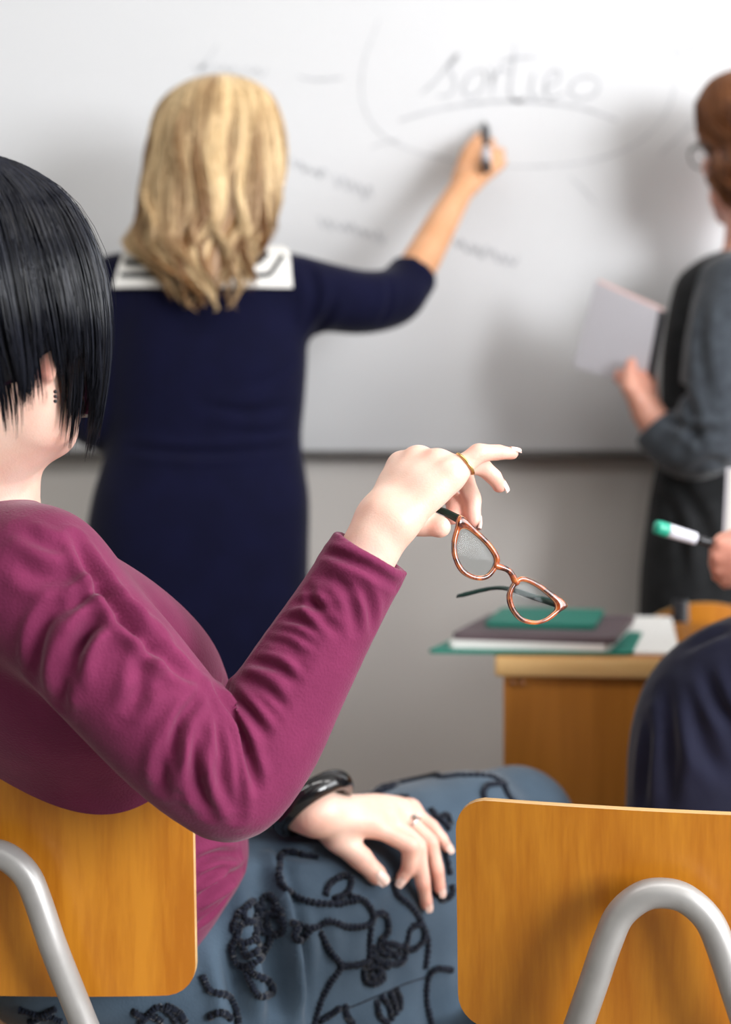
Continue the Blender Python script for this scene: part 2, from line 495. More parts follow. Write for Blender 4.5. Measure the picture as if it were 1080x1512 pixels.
def lens():
    m, N, L, b = new_mat('lens_glass')
    tr = N.new('ShaderNodeBsdfTransparent'); tr.inputs[0].default_value = (0.93, 0.96, 0.97, 1)
    gl = N.new('ShaderNodeBsdfGlossy'); gl.inputs['Roughness'].default_value = 0.02
    mx = N.new('ShaderNodeMixShader'); mx.inputs[0].default_value = 0.004
    L.new(tr.outputs[0], mx.inputs[1]); L.new(gl.outputs[0], mx.inputs[2])
    L.new(mx.outputs[0], N['Material Output'].inputs['Surface'])
    return m
M_LENS = lens()
M_TEMPLE = mat('dark_green_acetate', (0.006, 0.040, 0.032), 0.2, var=0.2, vscale=60)

# ------------------------------------------------------------------ the room
WALL_Y = 2.76
def struct(o):
    o['kind'] = 'structure'; return o
struct(box('floor', (0.5, -0.1, -0.02), (6.2, 6.0, 0.04), M_FLOOR))
struct(box('wall_back', (0.5, WALL_Y + 0.06, 1.4), (6.2, 0.12, 2.8), M_WALL))
struct(box('wall_left', (-2.45, -0.1, 1.4), (0.1, 5.7, 2.8), M_WALL_L))
struct(box('baseboard_back', (0.5, WALL_Y - 0.008, 0.05), (5.7, 0.016, 0.1), M_RAIL))
struct(box('ceiling', (0.5, -0.1, 2.93), (6.2, 6.0, 0.06), M_CEIL))
for k_, (lx, ly) in enumerate(((-1.3, 0.9), (0.2, 0.9), (1.7, 0.9), (-1.3, -0.6), (0.2, -0.6), (1.7, -0.6))):  # bodies of the added fill lamps, out of view overhead
    lo_ = empty('added_fill_lamp', (lx, ly, 2.9))
    tag(lo_, 'added long white ceiling lamp for fill light, in the row %s, %s' % ('above the desk' if ly > 0 else 'farther from the whiteboard', {-1.3: 'next to the darkened left wall', 0.2: 'between two other lamps', 1.7: 'nearest the windows'}[lx]), 'lamp', 'added fill lamps on the classroom ceiling')
    box('housing', (lx, ly, 2.865), (1.26, 0.34, 0.07), M_WHITEP, lo_, bev=0.01)
    box('diffuser', (lx, ly, 2.82), (1.20, 0.30, 0.02), M_PAPER, lo_)
# right-hand wall with two tall windows that let the daylight in
wr = struct(box('wall_right', (3.45, -0.1, 0.47), (0.1, 5.7, 0.94), M_WALL))
box('lintel', (3.45, -0.1, 2.78), (0.1, 5.7, 0.1), M_WALL, wr)
for yy, ww in ((-2.84, 0.22), (-0.6, 0.3), (2.12, 1.24)):
    box('pier', (3.45, yy, 1.835), (0.1, ww, 1.79), M_WALL, wr)
for i, yc in enumerate((-1.74, 0.525)):
    bm = bmesh.new()
    for dy in (-0.95, 0, 0.95):
        box_bm(bm, (3.45, yc + dy, 1.835), (0.05, 0.05, 1.79))
    for dz in (-0.87, 0.87):
        box_bm(bm, (3.45, yc, 1.835 + dz), (0.05, 1.95, 0.05))
    struct(bmobj('window_%d' % (i + 1), bm, M_WHITEP))

# ------------------------------------------------------------------ whiteboard with writing
BZ = HC - (671 - HY) / F * WALL_Y
board = empty('whiteboard', (0, WALL_Y - 0.01, BZ))
tag(board, 'long white enamel whiteboard with faint grey handwriting on the wall', 'whiteboard')
box('writing_surface', (0, WALL_Y - 0.008, BZ + 0.6), (4.0, 0.014, 1.2), M_BOARD, board)
box('bottom_rail', (0, WALL_Y - 0.016, BZ), (4.0, 0.03, 0.017), M_RAIL, board, bev=0.003)
box('top_rail', (0, WALL_Y - 0.016, BZ + 1.2), (4.0, 0.03, 0.017), M_RAIL, board, bev=0.003)
BY = WALL_Y - 0.0152
def ink(name, strokes, w, m=M_INK, n=28):
    bm = bmesh.new()
    for st in strokes:
        q = catmull(np.array(st, float), n) if len(st) > 2 else np.linspace(st[0], st[1], 4)
        t = np.gradient(q, axis=0); t /= np.linalg.norm(t, axis=1, keepdims=True) + 1e-9
        nrm = np.stack([-t[:, 1], t[:, 0]], 1)
        prev = None
        for i in range(len(q)):
            ww = w * (0.6 + 0.4 * math.sin(math.pi * i / (len(q) - 1)))
            row = []
            for s_, yy in ((-1, 0.0004), (-1, -0.0006), (1, -0.0006), (1, 0.0004)):
                pp = P(q[i, 0] + s_ * nrm[i, 0] * ww / 2, q[i, 1] + s_ * nrm[i, 1] * ww / 2, BY)
                row.append(bm.verts.new((pp.x, BY + yy, pp.z)))
            if prev:
                for k in range(3):
                    bm.faces.new((prev[k], prev[k + 1], row[k + 1], row[k]))
            prev = row
    return bmobj(name, bm, m, board)
# the large word, letter by letter:  s o r t i e o
word = [
    [(622, 138), (645, 118), (668, 88), (676, 82), (664, 100), (672, 122), (664, 140), (648, 142)],
    [(708, 104), (692, 112), (684, 134), (698, 142), (714, 128), (716, 108), (708, 104)],
    [(724, 100), (728, 118), (726, 142)], [(727, 120), (738, 102), (752, 108)],
    [(762, 62), (757, 100), (753, 138), (764, 150), (776, 144)], [(738, 92), (762, 86), (788, 84)],
    [(788, 108), (784, 134), (790, 146), (800, 140)], [(792, 86), (795, 83)],
    [(804, 132), (824, 120), (826, 106), (814, 106), (806, 124), (810, 144), (834, 138)],
    [(872, 112), (850, 118), (842, 136), (858, 146), (880, 138), (884, 120), (870, 112)],
]
ink('handwritten_word', word, 4.6)
ink('underline_stroke', [[(590, 178), (650, 161), (720, 151), (790, 150), (860, 160), (912, 178)]], 5)
ink('ring_stroke', [[(560, 30), (538, 90), (536, 150), (560, 195), (610, 222), (690, 240), (780, 246), (870, 238), (940, 212), (985, 165), (1000, 100), (985, 45), (940, 0)]], 3.2, M_INK_PALE, 60)
def scrawl(x0, y0, x1, y1, n, h, seed):
    r = random.Random(seed); st = []; cur = []
    for i in range(n):
        t = i / (n - 1)
        x, y = x0 + (x1 - x0) * t, y0 + (y1 - y0) * t
        cur.append((x + r.uniform(-2, 2), y + (h if i % 2 else -h) * r.uniform(0.4, 1.0)))
        if i % 5 == 4: st.append(cur); cur = [cur[-1]]
    if len(cur) > 2: st.append(cur)
    return st
ink('handwritten_word', scrawl(432, 240, 490, 262, 11, 8, 1) + scrawl(494, 268, 556, 288, 11, 12, 2), 4)
ink('handwritten_word', scrawl(472, 326, 570, 352, 17, 9, 3), 4)
ink('handwritten_word', scrawl(672, 358, 764, 388, 17, 10, 4), 4)
ink('handwritten_word', scrawl(284, 100, 396, 106, 15, 7, 5) + [[(296, 104), (322, 66)]], 3.5, M_INK_PALE)
ink('dash_stroke', [[(442, 114), (470, 118), (506, 115)]], 4)
ink('dash_stroke', [[(842, 262), (862, 280), (880, 302)]], 4, M_INK_PALE)
ink('dash_stroke', [[(1000, 78), (1030, 70), (1066, 62)]], 4)
ink('dash_stroke', [[(975, 228), (1000, 205), (1022, 182)]], 4, M_INK_PALE)
ink('dash_stroke', [[(548, 218), (570, 210), (592, 206)]], 3, M_INK_PALE)

# ------------------------------------------------------------------ body builders
def frame(yaw, pitch=0.0, roll=0.0):
    """columns right, forward, up; yaw 0 looks along +Y, positive turns to +X"""
    R = Matrix.Rotation(-yaw, 3, 'Z') @ Matrix.Rotation(pitch, 3, 'X') @ Matrix.Rotation(roll, 3, 'Y')
    return np.array(R)
def head_sdf(S, c, R, sc=1.0):
    c = np.asarray(c, float)
    L = lambda x, y, z: c + R @ (np.array((x, y, z)) * sc)
    e = lambda p, r, k=0.012, cut=False, Q=None: S.ell(L(*p), np.array(r) * sc, R if Q is None else Q, k, cut)
    ch = lambda pts, k=0.012: S.chain([(*L(*p[:3]), p[3] * sc) for p in pts], k)
    e((0, -0.012, 0.03), (0.073, 0.092, 0.084))
    e((0, 0.032, -0.035), (0.058, 0.058, 0.080), 0.03)
    for s in (-1, 1):
        ch([(s * 0.054, 0.0, -0.052, 0.018), (s * 0.046, 0.035, -0.085, 0.017), (0, 0.078, -0.102, 0.016)], 0.03)
        e((s * 0.042, 0.066, -0.022), (0.020, 0.016, 0.018), 0.02)
        e((s * 0.031, 0.094, 0.008), (0.016, 0.012, 0.011), 0.008, True)
        Q = R @ np.array(Matrix.Rotation(s * 0.35, 3, 'Z'))
        e((s * 0.078, -0.012, -0.018), (0.0075, 0.019, 0.031), 0.006, False, Q)
        e((s * 0.085, -0.008, -0.014), (0.004, 0.010, 0.018), 0.004, True, Q)
        e((s * 0.077, -0.002, -0.046), (0.006, 0.008, 0.010), 0.006, False, Q)
    ch([(-0.034, 0.082, 0.022, 0.009), (0, 0.090, 0.020, 0.009), (0.034, 0.082, 0.022, 0.009)], 0.012)
    ch([(0, 0.090, 0.012, 0.008), (0, 0.108, -0.024, 0.010)], 0.010)
    for s in (-1, 1): e((s * 0.011, 0.100, -0.028), (0.008, 0.009, 0.007), 0.005)
    ch([(-0.022, 0.082, -0.060, 0.005), (0, 0.092, -0.057, 0.006), (0.022, 0.082, -0.060, 0.005)], 0.005)
    ch([(-0.020, 0.081, -0.070, 0.005), (0, 0.090, -0.070, 0.007), (0.020, 0.081, -0.070, 0.005)], 0.005)
def add_eyes(person, c, R, sc=1.0):
    for s in (-1, 1):
        p = np.asarray(c) + R @ (np.array((s * 0.031, 0.077, 0.006)) * sc)
        bm = bmesh.new(); bmesh.ops.create_uvsphere(bm, u_segments=16, v_segments=10, radius=0.0115 * sc)
        bmesh.ops.translate(bm, verts=bm.verts, vec=Vector(p))
        e = bmobj('eye', bm, M_EYE, person, True)
        bm = bmesh.new(); bmesh.ops.create_uvsphere(bm, u_segments=12, v_segments=8, radius=0.0055 * sc)
        bmesh.ops.translate(bm, verts=bm.verts, vec=Vector(p + R @ np.array((0, 0.0070, 0)) * sc))
        bmobj('iris', bm, M_IRIS, e, True)

def hand_sdf(S, wrist, wr, mcps, fingers, thumb, palm_k=0.014, mr=0.0125, dors=None):
    """wrist list of (x,y,z,r) leading into the palm; fingers: joint lists with radii"""
    S.chain(wrist, 0.012)
    w = np.asarray(wrist[-1][:3])
    w0 = np.asarray(wrist[-1][:3])
    n = len(mcps)
    ax = np.asarray(mcps[0][:3]) - np.asarray(mcps[-1][:3]); ax = ax / np.linalg.norm(ax)
    for i, m in enumerate(mcps):
        off = (0.5 - i / (n - 1)) * 2 * 0.016
        a = w0 + ax * off
        mm = np.asarray(m[:3])
        S.chain([(*a, mr * 1.05), (*(a * 0.45 + mm * 0.55), mr), (*mm, m[3])], palm_k)
        if i < n - 1:
            m2 = np.asarray(mcps[i + 1][:3])
            S.chain([(*(mm * 0.7 + w0 * 0.3), mr * 0.95), (*(m2 * 0.7 + w0 * 0.3), mr * 0.95)], palm_k)
            S.chain([(*(mm * 0.92 + w0 * 0.08), mr * 0.72), (*(m2 * 0.92 + w0 * 0.08), mr * 0.72)], palm_k * 0.7)
    if dors is not None:
        dv = np.asarray(dors, float); dv /= np.linalg.norm(dv)
        for m in mcps:
            mm = np.asarray(m[:3])
            S.ell(mm + dv * 0.0045, (0.0092, 0.0092, 0.0092), None, 0.006)
            S.chain([(*(w0 * 0.55 + mm * 0.45 + dv * 0.0105), 0.0028), (*(mm + dv * 0.0085), 0.0040)], 0.006)
    base = S.f.copy()
    out = S.f.copy()
    def fing(J, k):
        J = np.asarray(J, float); q = []
        for i in range(len(J) - 1):
            q.append(J[i])
            mid = (J[i] + J[i + 1]) / 2; mid[3] *= 0.90
            q.append(mid)
        q.append(J[-1])
        sl, d = S.chain(q, 0.008, get=True)
        out[sl] = np.minimum(out[sl], smin(base[sl], d.astype(np.float32), k))
    for J in fingers: fing(J, 0.009)
    fing(thumb, 0.011)
    S.f = out

def nail(person, J, r, dors=None, L=0.0062, m=None):
    """small curved nail on the back of the last phalanx"""
    J = [np.asarray(j[:3], float) for j in J]
    t = J[-1] - J[-2]; t /= np.linalg.norm(t)
    if dors is None:
        d = J[-2] - (J[-3] + J[-1]) / 2
    else: d = np.asarray(dors, float)
    d = d - t * (d @ t); d /= np.linalg.norm(d) + 1e-9
    s = np.cross(t, d)
    c = J[-1] + t * r * 0.15
    V, Fc = [], []
    nu, nv = 7, 7
    for layer in (0, 1):
        for i in range(nu):
            for j in range(nv):
                u = -1 + 2 * i / (nu - 1); v = -1 + 2 * j / (nv - 1)
                w = 0.80 * r * (1 - 0.16 * max(0, u) ** 2)
                ang = v * 0.95
                x = math.sin(ang) * w; h = math.cos(ang) * r * 1.02 - (0.05 * r if layer else -0.045 * r) - 0.14 * r * max(0, u) ** 2
                if u < 0: x *= 1 - 0.25 * u * u
                V.append(c + t * (u * L + 0.001) + s * x + d * h)
    k = nu * nv
    for i in range(nu - 1):
        for j in range(nv - 1):
            a = i * nv + j
            Fc.append((a, a + 1, a + nv + 1, a + nv)); Fc.append((k + a, k + a + nv, k + a + nv + 1, k + a + 1))
    rim = [i * nv for i in range(nu)] + [(nu - 1) * nv + j for j in range(1, nv)] + [i * nv + nv - 1 for i in range(nu - 2, -1, -1)] + [j for j in range(nv - 2, 0, -1)]
    for i in range(len(rim)):
        a, b = rim[i], rim[(i + 1) % len(rim)]
        Fc.append((a, a + k, b + k, b))
    o = pyd('fingernail', V, Fc, m or M_NAIL, person)
    return o

# ---- hair: a lofted shell plus thousands of fine tapered strands on it
def hair_rings(rows, n=60):
    """rows: (centre xyz, right-axis vec, forward-axis vec) from crown to ends"""
    a = np.array([np.concatenate([np.asarray(r[0]), np.asarray(r[1]), np.asarray(r[2])]) for r in rows], float)
    return catmull(a, n)
def ring_pt(R, s, phi):
    x = np.clip(s, 0, 1) * (len(R) - 1)
    i = np.minimum(x.astype(int), len(R) - 2); t = (x - i)[..., None]
    q = R[i] * (1 - t) + R[i + 1] * t
    return q[..., :3] + np.cos(phi)[..., None] * q[..., 3:6] + np.sin(phi)[..., None] * q[..., 6:9], q[..., :3]
def hair_shell(name, R, send, mt, parent, shrink=0.96, nphi=96, ns=48, lump=0.012, seed=1):
    rg = np.random.default_rng(seed)
    ph = np.linspace(0, 2 * np.pi, nphi, endpoint=False)
    fr = rg.integers(3, 22, 10); am = rg.normal(0, 1, 10); of = rg.uniform(0, 6.28, 10)
    S_, PH = np.meshgrid(np.linspace(0, 1, ns), ph, indexing='ij')
    s = S_ * send(PH)
    p, c = ring_pt(R, s, PH)
    mod = sum(a * np.sin(f * (PH + 0.25 * np.sin(3 * s + o)) + o) for f, a, o in zip(fr, am, of)) / 3
    k = shrink * (1 + lump * mod * np.clip(s * 3, 0, 1))
    p = c + (p - c) * k[..., None]
    V = p.reshape(-1, 3)
    Fq = []
    for i in range(ns - 1):
        for j in range(nphi):
            a = i * nphi + j; b = i * nphi + (j + 1) % nphi
            Fq.append((a, b, b + nphi, a + nphi))
    # close with a recessed inner surface so the shell has thickness
    p2 = c + (p - c) * 0.86
    V = np.vstack([V, p2.reshape(-1, 3)]); n0 = ns * nphi
    for i in range(ns - 1):
        for j in range(nphi):
            a = i * nphi + j; b = i * nphi + (j + 1) % nphi
            Fq.append((n0 + a, n0 + a + nphi, n0 + b + nphi, n0 + b))
    i = ns - 1
    for j in range(nphi):
        a = i * nphi + j; b = i * nphi + (j + 1) % nphi
        Fq.append((a, b, n0 + b, n0 + a))
    o = pyd(name, V, np.array(Fq), mt, parent)
    at = o.data.attributes.new('strand', 'FLOAT', 'POINT')
    at.data.foreach_set('value', np.full(len(V), 0.12, np.float32))
    return o
def strands_mesh(name, Pn, rad, mt, parent, col, sides=3):
    """Pn (N,K,3) polylines"""
    N, K, _ = Pn.shape
    t = np.gradient(Pn, axis=1); t /= np.linalg.norm(t, axis=2, keepdims=True) + 1e-12
    ref = np.array((0.3, -0.8, 0.5)); u = np.cross(t, ref); u /= np.linalg.norm(u, axis=2, keepdims=True) + 1e-12
    w = np.cross(t, u)
    prof = np.clip(np.minimum(1.0, np.linspace(1.0, -0.0, K) * 4 + 0.15), 0, 1)
    rr = (rad[:, None] * prof[None])[..., None]
    rings = [Pn + rr * (math.cos(a) * u + math.sin(a) * w) for a in np.arange(sides) * 2 * math.pi / sides]
    V = np.stack(rings, 2).reshape(-1, 3)
    i = np.arange(N)[:, None, None] * K * sides; j = np.arange(K - 1)[None, :, None] * sides; k = np.arange(sides)[None, None, :]
    a = i + j + k; b = i + j + (k + 1) % sides
    Fq = np.stack([a, b, b + sides, a + sides], -1).reshape(-1, 4)
    o = pyd(name, V, Fq, mt, parent)
    at = o.data.attributes.new('strand', 'FLOAT', 'POINT')
    at.data.foreach_set('value', np.repeat(col.ravel(), sides).astype(np.float32))
    return o
def hair_strands(name, R, send, mt, parent, N, K=14, rad=0.0005, clumps=120, spread=0.05, wave=0.0, wfreq=2.0, lift=(0.95, 1.03), s0=(0.0, 0.45), tip=0.04, seed=3, phis=None, tighten=0.5, flip=None, colf=None, grad=0.0, cstd=0.22):
    rg = np.random.default_rng(seed)
    cphi = rg.uniform(0, 2 * np.pi, clumps) if phis is None else rg.uniform(phis[0], phis[1], clumps)
    ci = rg.integers(0, clumps, N)
    off = rg.normal(0, spread, N)
    lenj = rg.normal(0, tip, clumps)[ci] + rg.normal(0, tip * 0.5, N)
    st = rg.uniform(s0[0], s0[1], N) ** 1.3
    u = np.linspace(0, 1, K)[None]
    se = send(cphi[ci]) + lenj
    s = st[:, None] + (se - st)[:, None] * u
    wp = rg.uniform(0, 6.28, clumps)[ci][:, None]; wa = rg.normal(1, 0.4, clumps)[ci][:, None]
    ph = cphi[ci][:, None] + off[:, None] * (1 - tighten * u) + wave * wa * np.sin(wfreq * 6.28 * s + wp) * u ** 1.5
    p, c = ring_pt(R, np.clip(s, 0, 1), ph)
    over = np.clip(s - 1, 0, None)
    lf = rg.uniform(lift[0], lift[1], N)[:, None] + 0.02 * rg.normal(0, 1, clumps)[ci][:, None] * u + wave * 0.25 * wa * np.cos(wfreq * 6.28 * s + wp) * u
    if flip is not None: lf = lf + flip * np.clip(u - 0.7, 0, 1) * np.abs(rg.normal(0, 1, clumps)[ci][:, None])
    p = c + (p - c) * lf[..., None]
    p[..., 2] -= over * 0.12
    col = np.clip(rg.normal(0.5, cstd, clumps)[ci] + rg.normal(0, 0.16, N), 0, 1)
    if colf is not None: col = np.clip(col + colf(cphi[ci]), 0, 1)
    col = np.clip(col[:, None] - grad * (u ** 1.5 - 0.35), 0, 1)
    return strands_mesh(name, p, rad * rg.uniform(0.7, 1.3, N), mt, parent, col)

def fabric(name, S, mt, parent, cr=None, gain=1.0, it=1):
    V, Q = S.nets()
    V = relax(V, Q, it)
    T = bvh(V, Q)
    if cr:
        V = creases(V, vnormals(V, Q), T, cr, gain); V = relax(V, Q, 1, 0.35)
        T = bvh(V, Q)
    o = pyd(name, V, Q, mt, parent)
    return o, T
def ribbon_on(name, T, pts, wpx, th, off, mt, parent, n=40):
    """a flat raised strip laid on a surface"""
    q = catmull(np.array(pts, float), n) if len(pts) > 2 else np.linspace(pts[0], pts[1], n)
    t = np.gradient(q, axis=0); t /= np.linalg.norm(t, axis=1, keepdims=True) + 1e-9
    nr = np.stack([-t[:, 1], t[:, 0]], 1)
    rows = []
    for i in range(n):
        ends = []
        for s_ in (-1, 1):
            p, nn = hit(T, q[i, 0] + s_ * nr[i, 0] * wpx / 2, q[i, 1] + s_ * nr[i, 1] * wpx / 2)
            if p is None: break
            if nn.dot(CAMP - p) < 0: nn = -nn
            ends.append((p, nn))
        if len(ends) == 2: rows.append(ends)
    V, Fc = [], []
    for i, ((a, na), (b, nb)) in enumerate(rows):
        V += [a + na * (off - th), a + na * off, b + nb * off, b + nb * (off - th)]
        if i:
            o = 4 * i
            for k in range(4): Fc.append((o - 4 + k, o - 4 + (k + 1) % 4, o + (k + 1) % 4, o + k))
    if len(rows) > 1:
        Fc.append((0, 1, 2, 3)); e = 4 * (len(rows) - 1); Fc.append((e + 3, e + 2, e + 1, e))
    return pyd(name, V, Fc, mt, parent, smooth=False)

# ------------------------------------------------------------------ school chairs
def ply(name, w, h, rad, th, curve, mt, edge_mt, parent, to_local, nx=36, nz=14):
    """rounded plywood sheet: local (u, n, v) -> to_local; curve bows the middle to -n"""
    V, Fc, mats = [], [], []
    us = [-w / 2 + w * (0.5 - 0.5 * math.cos(math.pi * i / (nx - 1))) for i in range(nx)]
    for lay in (0, 1):
        for u in us:
            ex = max(0.0, abs(u) - (w / 2 - rad))
            hh = h / 2 - rad + math.sqrt(max(0.0, rad * rad - ex * ex))
            for j in range(nz):
                v = -hh + 2 * hh * j / (nz - 1)
                n = curve * ((u / (w / 2)) ** 2) + (th if lay else 0)
                V.append(to_local(u, n, v))
    k = nx * nz
    for i in range(nx - 1):
        for j in range(nz - 1):
            a = i * nz + j
            Fc.append((a, a + nz, a + nz + 1, a + 1)); mats.append(0)
            Fc.append((k + a, k + a + 1, k + a + nz + 1, k + a + nz)); mats.append(0)
    rim = [i * nz for i in range(nx)] + [(nx - 1) * nz + j for j in range(1, nz)] + [i * nz + nz - 1 for i in range(nx - 2, -1, -1)] + [j for j in range(nz - 2, 0, -1)]
    for i in range(len(rim)):
        a, b = rim[i], rim[(i + 1) % len(rim)]
        Fc.append((b, a, a + k, b + k)); mats.append(1)
    o = pyd(name, V, Fc, mt, parent, smooth=True)
    o.data.materials.append(edge_mt)
    o.data.polygons.foreach_set('material_index', mats)
    o.data.set_sharp_from_angle(angle=math.radians(50))
    return o
def school_chair(loc, yaw, label, top=0.755, h=0.208, w=0.36):
    c = empty('school_chair', (0, 0, 0))
    tag(c, label, 'chair')
    zc = top - h / 2
    ply('backrest', w, h, 0.028, 0.011, 0.012, M_WOOD, M_WOOD_EDGE, c, lambda u, n, v: (u, n + 0.02 - 0.10 * v, zc + v))
    ply('seat', 0.38, 0.37, 0.05, 0.011, 0.0, M_WOOD, M_WOOD_EDGE, c, lambda u, n, v: (u, 0.27 + v, 0.442 + n + 0.10 * u * u - 0.02 * math.cos(v * 8)))
    r = 0.0125
    ap = top - 0.062
    half = [(0, -0.012, ap), (0.018, -0.012, ap - 0.004), (0.036, -0.012, ap - 0.020), (0.047, -0.012, ap - 0.045), (0.060, -0.010, ap - 0.085), (0.078, 0.0, ap - 0.14), (0.108, 0.006, ap - 0.22), (0.135, 0.008, 0.40), (0.155, -0.01, 0.28), (0.17, -0.04, 0.13), (0.178, -0.06, 0.012)]
    path = [(-x, y, z) for x, y, z in half[::-1][:-1]] + half
    tube('back_tube', catmull(path, 90), r, M_TUBE, c, 14)
    for s in (-1, 1):
        tube('leg', catmull([(s * 0.135, 0.02, 0.41), (s * 0.14, 0.2, 0.425), (s * 0.145, 0.38, 0.425), (s * 0.15, 0.425, 0.39), (s * 0.158, 0.43, 0.2), (s * 0.165, 0.435, 0.012)], 40), r, M_TUBE, c, 12)
        for y in (-0.06, 0.435):
            box('foot_cap', (s * (0.178 if y < 0 else 0.165), y, 0.012), (0.032, 0.032, 0.024), M_BLACKP, c, bev=0.006)
        for z in (0.05, -0.05):
            bm = bmesh.new(); bmesh.ops.create_cone(bm, cap_ends=True, segments=12, radius1=0.006, radius2=0.004, depth=0.004)
            bmesh.ops.transform(bm, matrix=Matrix.Translation((s * (0.065 if z < 0 else 0.042), 0.046 - 0.10 * z, zc + z)) @ Matrix.Rotation(math.pi / 2, 4, 'X'), verts=bm.verts)
            bmobj('rivet', bm, M_SILVER, c)
    tube('crossbar', [(-0.14, 0.2, 0.413), (0.14, 0.2, 0.413)], 0.009, M_TUBE, c, 10)
    c.location = loc; c.rotation_euler = (0, 0, yaw)
    return c
c1 = school_chair((-0.340, 1.292, 0), math.radians(-3), 'wooden school chair with grey tube frame that the person in the plum top sits on')
c2 = school_chair((0.252, 1.20, 0), math.radians(-11), 'empty wooden school chair with arched grey tube on its backrest, beside the denim skirt', top=0.748)
# chips in the enamel of the occupied chair's tube
for (px, py) in ((67, 1372), (74, 1399), (64, 1360)):
    p = P(px, py, 1.262)
    bm = bmesh.new(); bmesh.ops.create_icosphere(bm, subdivisions=1, radius=0.0016)
    bmesh.ops.translate(bm, verts=bm.verts, vec=p)
    bmobj('enamel_chip', bm, M_CHIP, c1)

# ------------------------------------------------------------------ desk and what lies on it
DZ = 0.765
DX0 = (731 - CX) / F * 1.95
desk = empty('desk', (DX0, 1.95, 0))
tag(desk, 'brown wooden desk with pale edged top carrying folders and papers', 'desk')
DX0 = (731 - CX) / F * 1.95
top = box('desk_top', (DX0 + 0.35, 2.14, DZ - 0.0145), (0.7, 0.38, 0.029), M_WOOD_DARK, desk, bev=0.005)
top.data.materials.append(M_WOOD_EDGE)
for p in top.data.polygons:
    if abs(p.normal.z) < 0.5: p.material_index = 1
box('front_panel', (DX0 + 0.35, 1.968, (DZ - 0.029) / 2 + 0.02), (0.676, 0.018, DZ - 0.029 - 0.04), M_WOOD_DARK, desk)
for x in (DX0 + 0.025, DX0 + 0.675):
    box('side_panel', (x, 2.15, (DZ - 0.029) / 2), (0.02, 0.34, DZ - 0.029), M_WOOD_DARK, desk)
for px in (757, 771):
    bm = bmesh.new(); bmesh.ops.create_cone(bm, cap_ends=True, segments=14, radius1=0.0045, radius2=0.004, depth=0.006)
    bmesh.ops.transform(bm, matrix=Matrix.Translation(P(px, 1006, 1.957)) @ Matrix.Rotation(math.pi / 2, 4, 'X'), verts=bm.verts)
    bmobj('fitting', bm, M_SILVER, desk)

desk.rotation_euler = (0, 0, math.radians(-5.5))
def sheet(name, quad, z, th, mt, label, cat, group=None, lift=None, parts=None):
    """flat item from four plan corners"""
    bm = bmesh.new()
    lo = [bm.verts.new((x, y, z)) for x, y in quad]; hi = [bm.verts.new((x, y, z + th)) for x, y in quad]
    bm.faces.new(lo[::-1]); bm.faces.new(hi)
    for i in range(4): bm.faces.new((lo[i], lo[(i + 1) % 4], hi[(i + 1) % 4], hi[i]))
    bmesh.ops.bevel(bm, geom=[e for e in bm.edges if abs(e.verts[0].co.z - e.verts[1].co.z) > th * 0.5], offset=0.006, segments=3, affect='EDGES')
    o = bmobj(name, bm, mt)
    return tag(o, label, cat, group)
def plan(px, py, z):
    d = (HC - z) * F / (py - HY)
    return ((px - CX) / F * d, d)
def quadp(pts, z): return [plan(x, y, z) for x, y in pts]
z = DZ + 0.0005
sheet('folder', quadp([(632, 965), (935, 968), (950, 938), (690, 938)], z), z, 0.005, M_TEAL, 'large teal folder at the bottom of the pile, sticking out past the desk edge', 'folder'); z += 0.0055
sheet('paper_stack', quadp([(662, 957), (900, 962), (930, 930), (715, 930)], z), z, 0.009, M_PAPER, 'stack of white paper between the teal folder and the grey-plum folder', 'paper'); z += 0.0095
sheet('folder', quadp([(668, 944), (908, 952), (938, 918), (725, 914)], z), z, 0.009, M_PLUM_CARD, 'dark grey-plum folder lying on the white paper stack', 'folder'); z += 0.0095
sheet('folder', quadp([(716, 926), (878, 930), (893, 906), (742, 903)], z), z, 0.007, M_TEAL, 'small teal folder on top of the grey-plum folder', 'folder')
sheet('paper', quadp([(925, 966), (1004, 968), (992, 914), (905, 913)], DZ + 0.0005), DZ + 0.0005, 0.004, M_PAPER, 'loose white papers lying on the desk beside the folders', 'paper')
# chair on the far side of the desk: rounded wooden back and black upright
fc = empty('office_chair', (0, 0, 0))
tag(fc, 'wooden chair with rounded back and black upright behind the desk', 'chair')
ply('backrest', 0.30, 0.30, 0.145, 0.012, 0.01, M_WOOD, M_WOOD_EDGE, fc, lambda u, n, v: (u, n, 0.638 + v))
ply('seat', 0.38, 0.17, 0.08, 0.02, 0.0, M_WOOD, M_WOOD_EDGE, fc, lambda u, n, v: (u, -0.02 + v * 0.001 + (0.0 if False else 0.0) + v, 0.44 + n))
box('back_upright', (-0.045, -0.012, 0.60), (0.026, 0.014, 0.39), M_BLACKP, fc, bev=0.004)
tube('column', [(0, -0.02, 0.06), (0, -0.02, 0.44)], 0.02, M_BLACKP, fc, 12)
for k in range(5):
    a = k * 2 * math.pi / 5 + 0.2
    tube('base_arm', [(0, -0.02, 0.08), (0.17 * math.cos(a), -0.02 + 0.13 * math.sin(a), 0.02)], np.array([0.016, 0.011]), M_BLACKP, fc, 8)
fc.location = (0.566, 2.362, 0.0)
fc.rotation_euler = (0, 0, 0.0)

# ------------------------------------------------------------------ seated person in plum top
A1 = empty('person', (-0.2, 1.5, 0.0))
tag(A1, 'seated person with black bob and plum long-sleeved top, dangling eyeglasses over the chair', 'person')
YAW1 = math.radians(50)                      # torso turned to the right
HD1 = PA(-38, 466, 1.17); RH1 = frame(math.radians(30), math.radians(6))

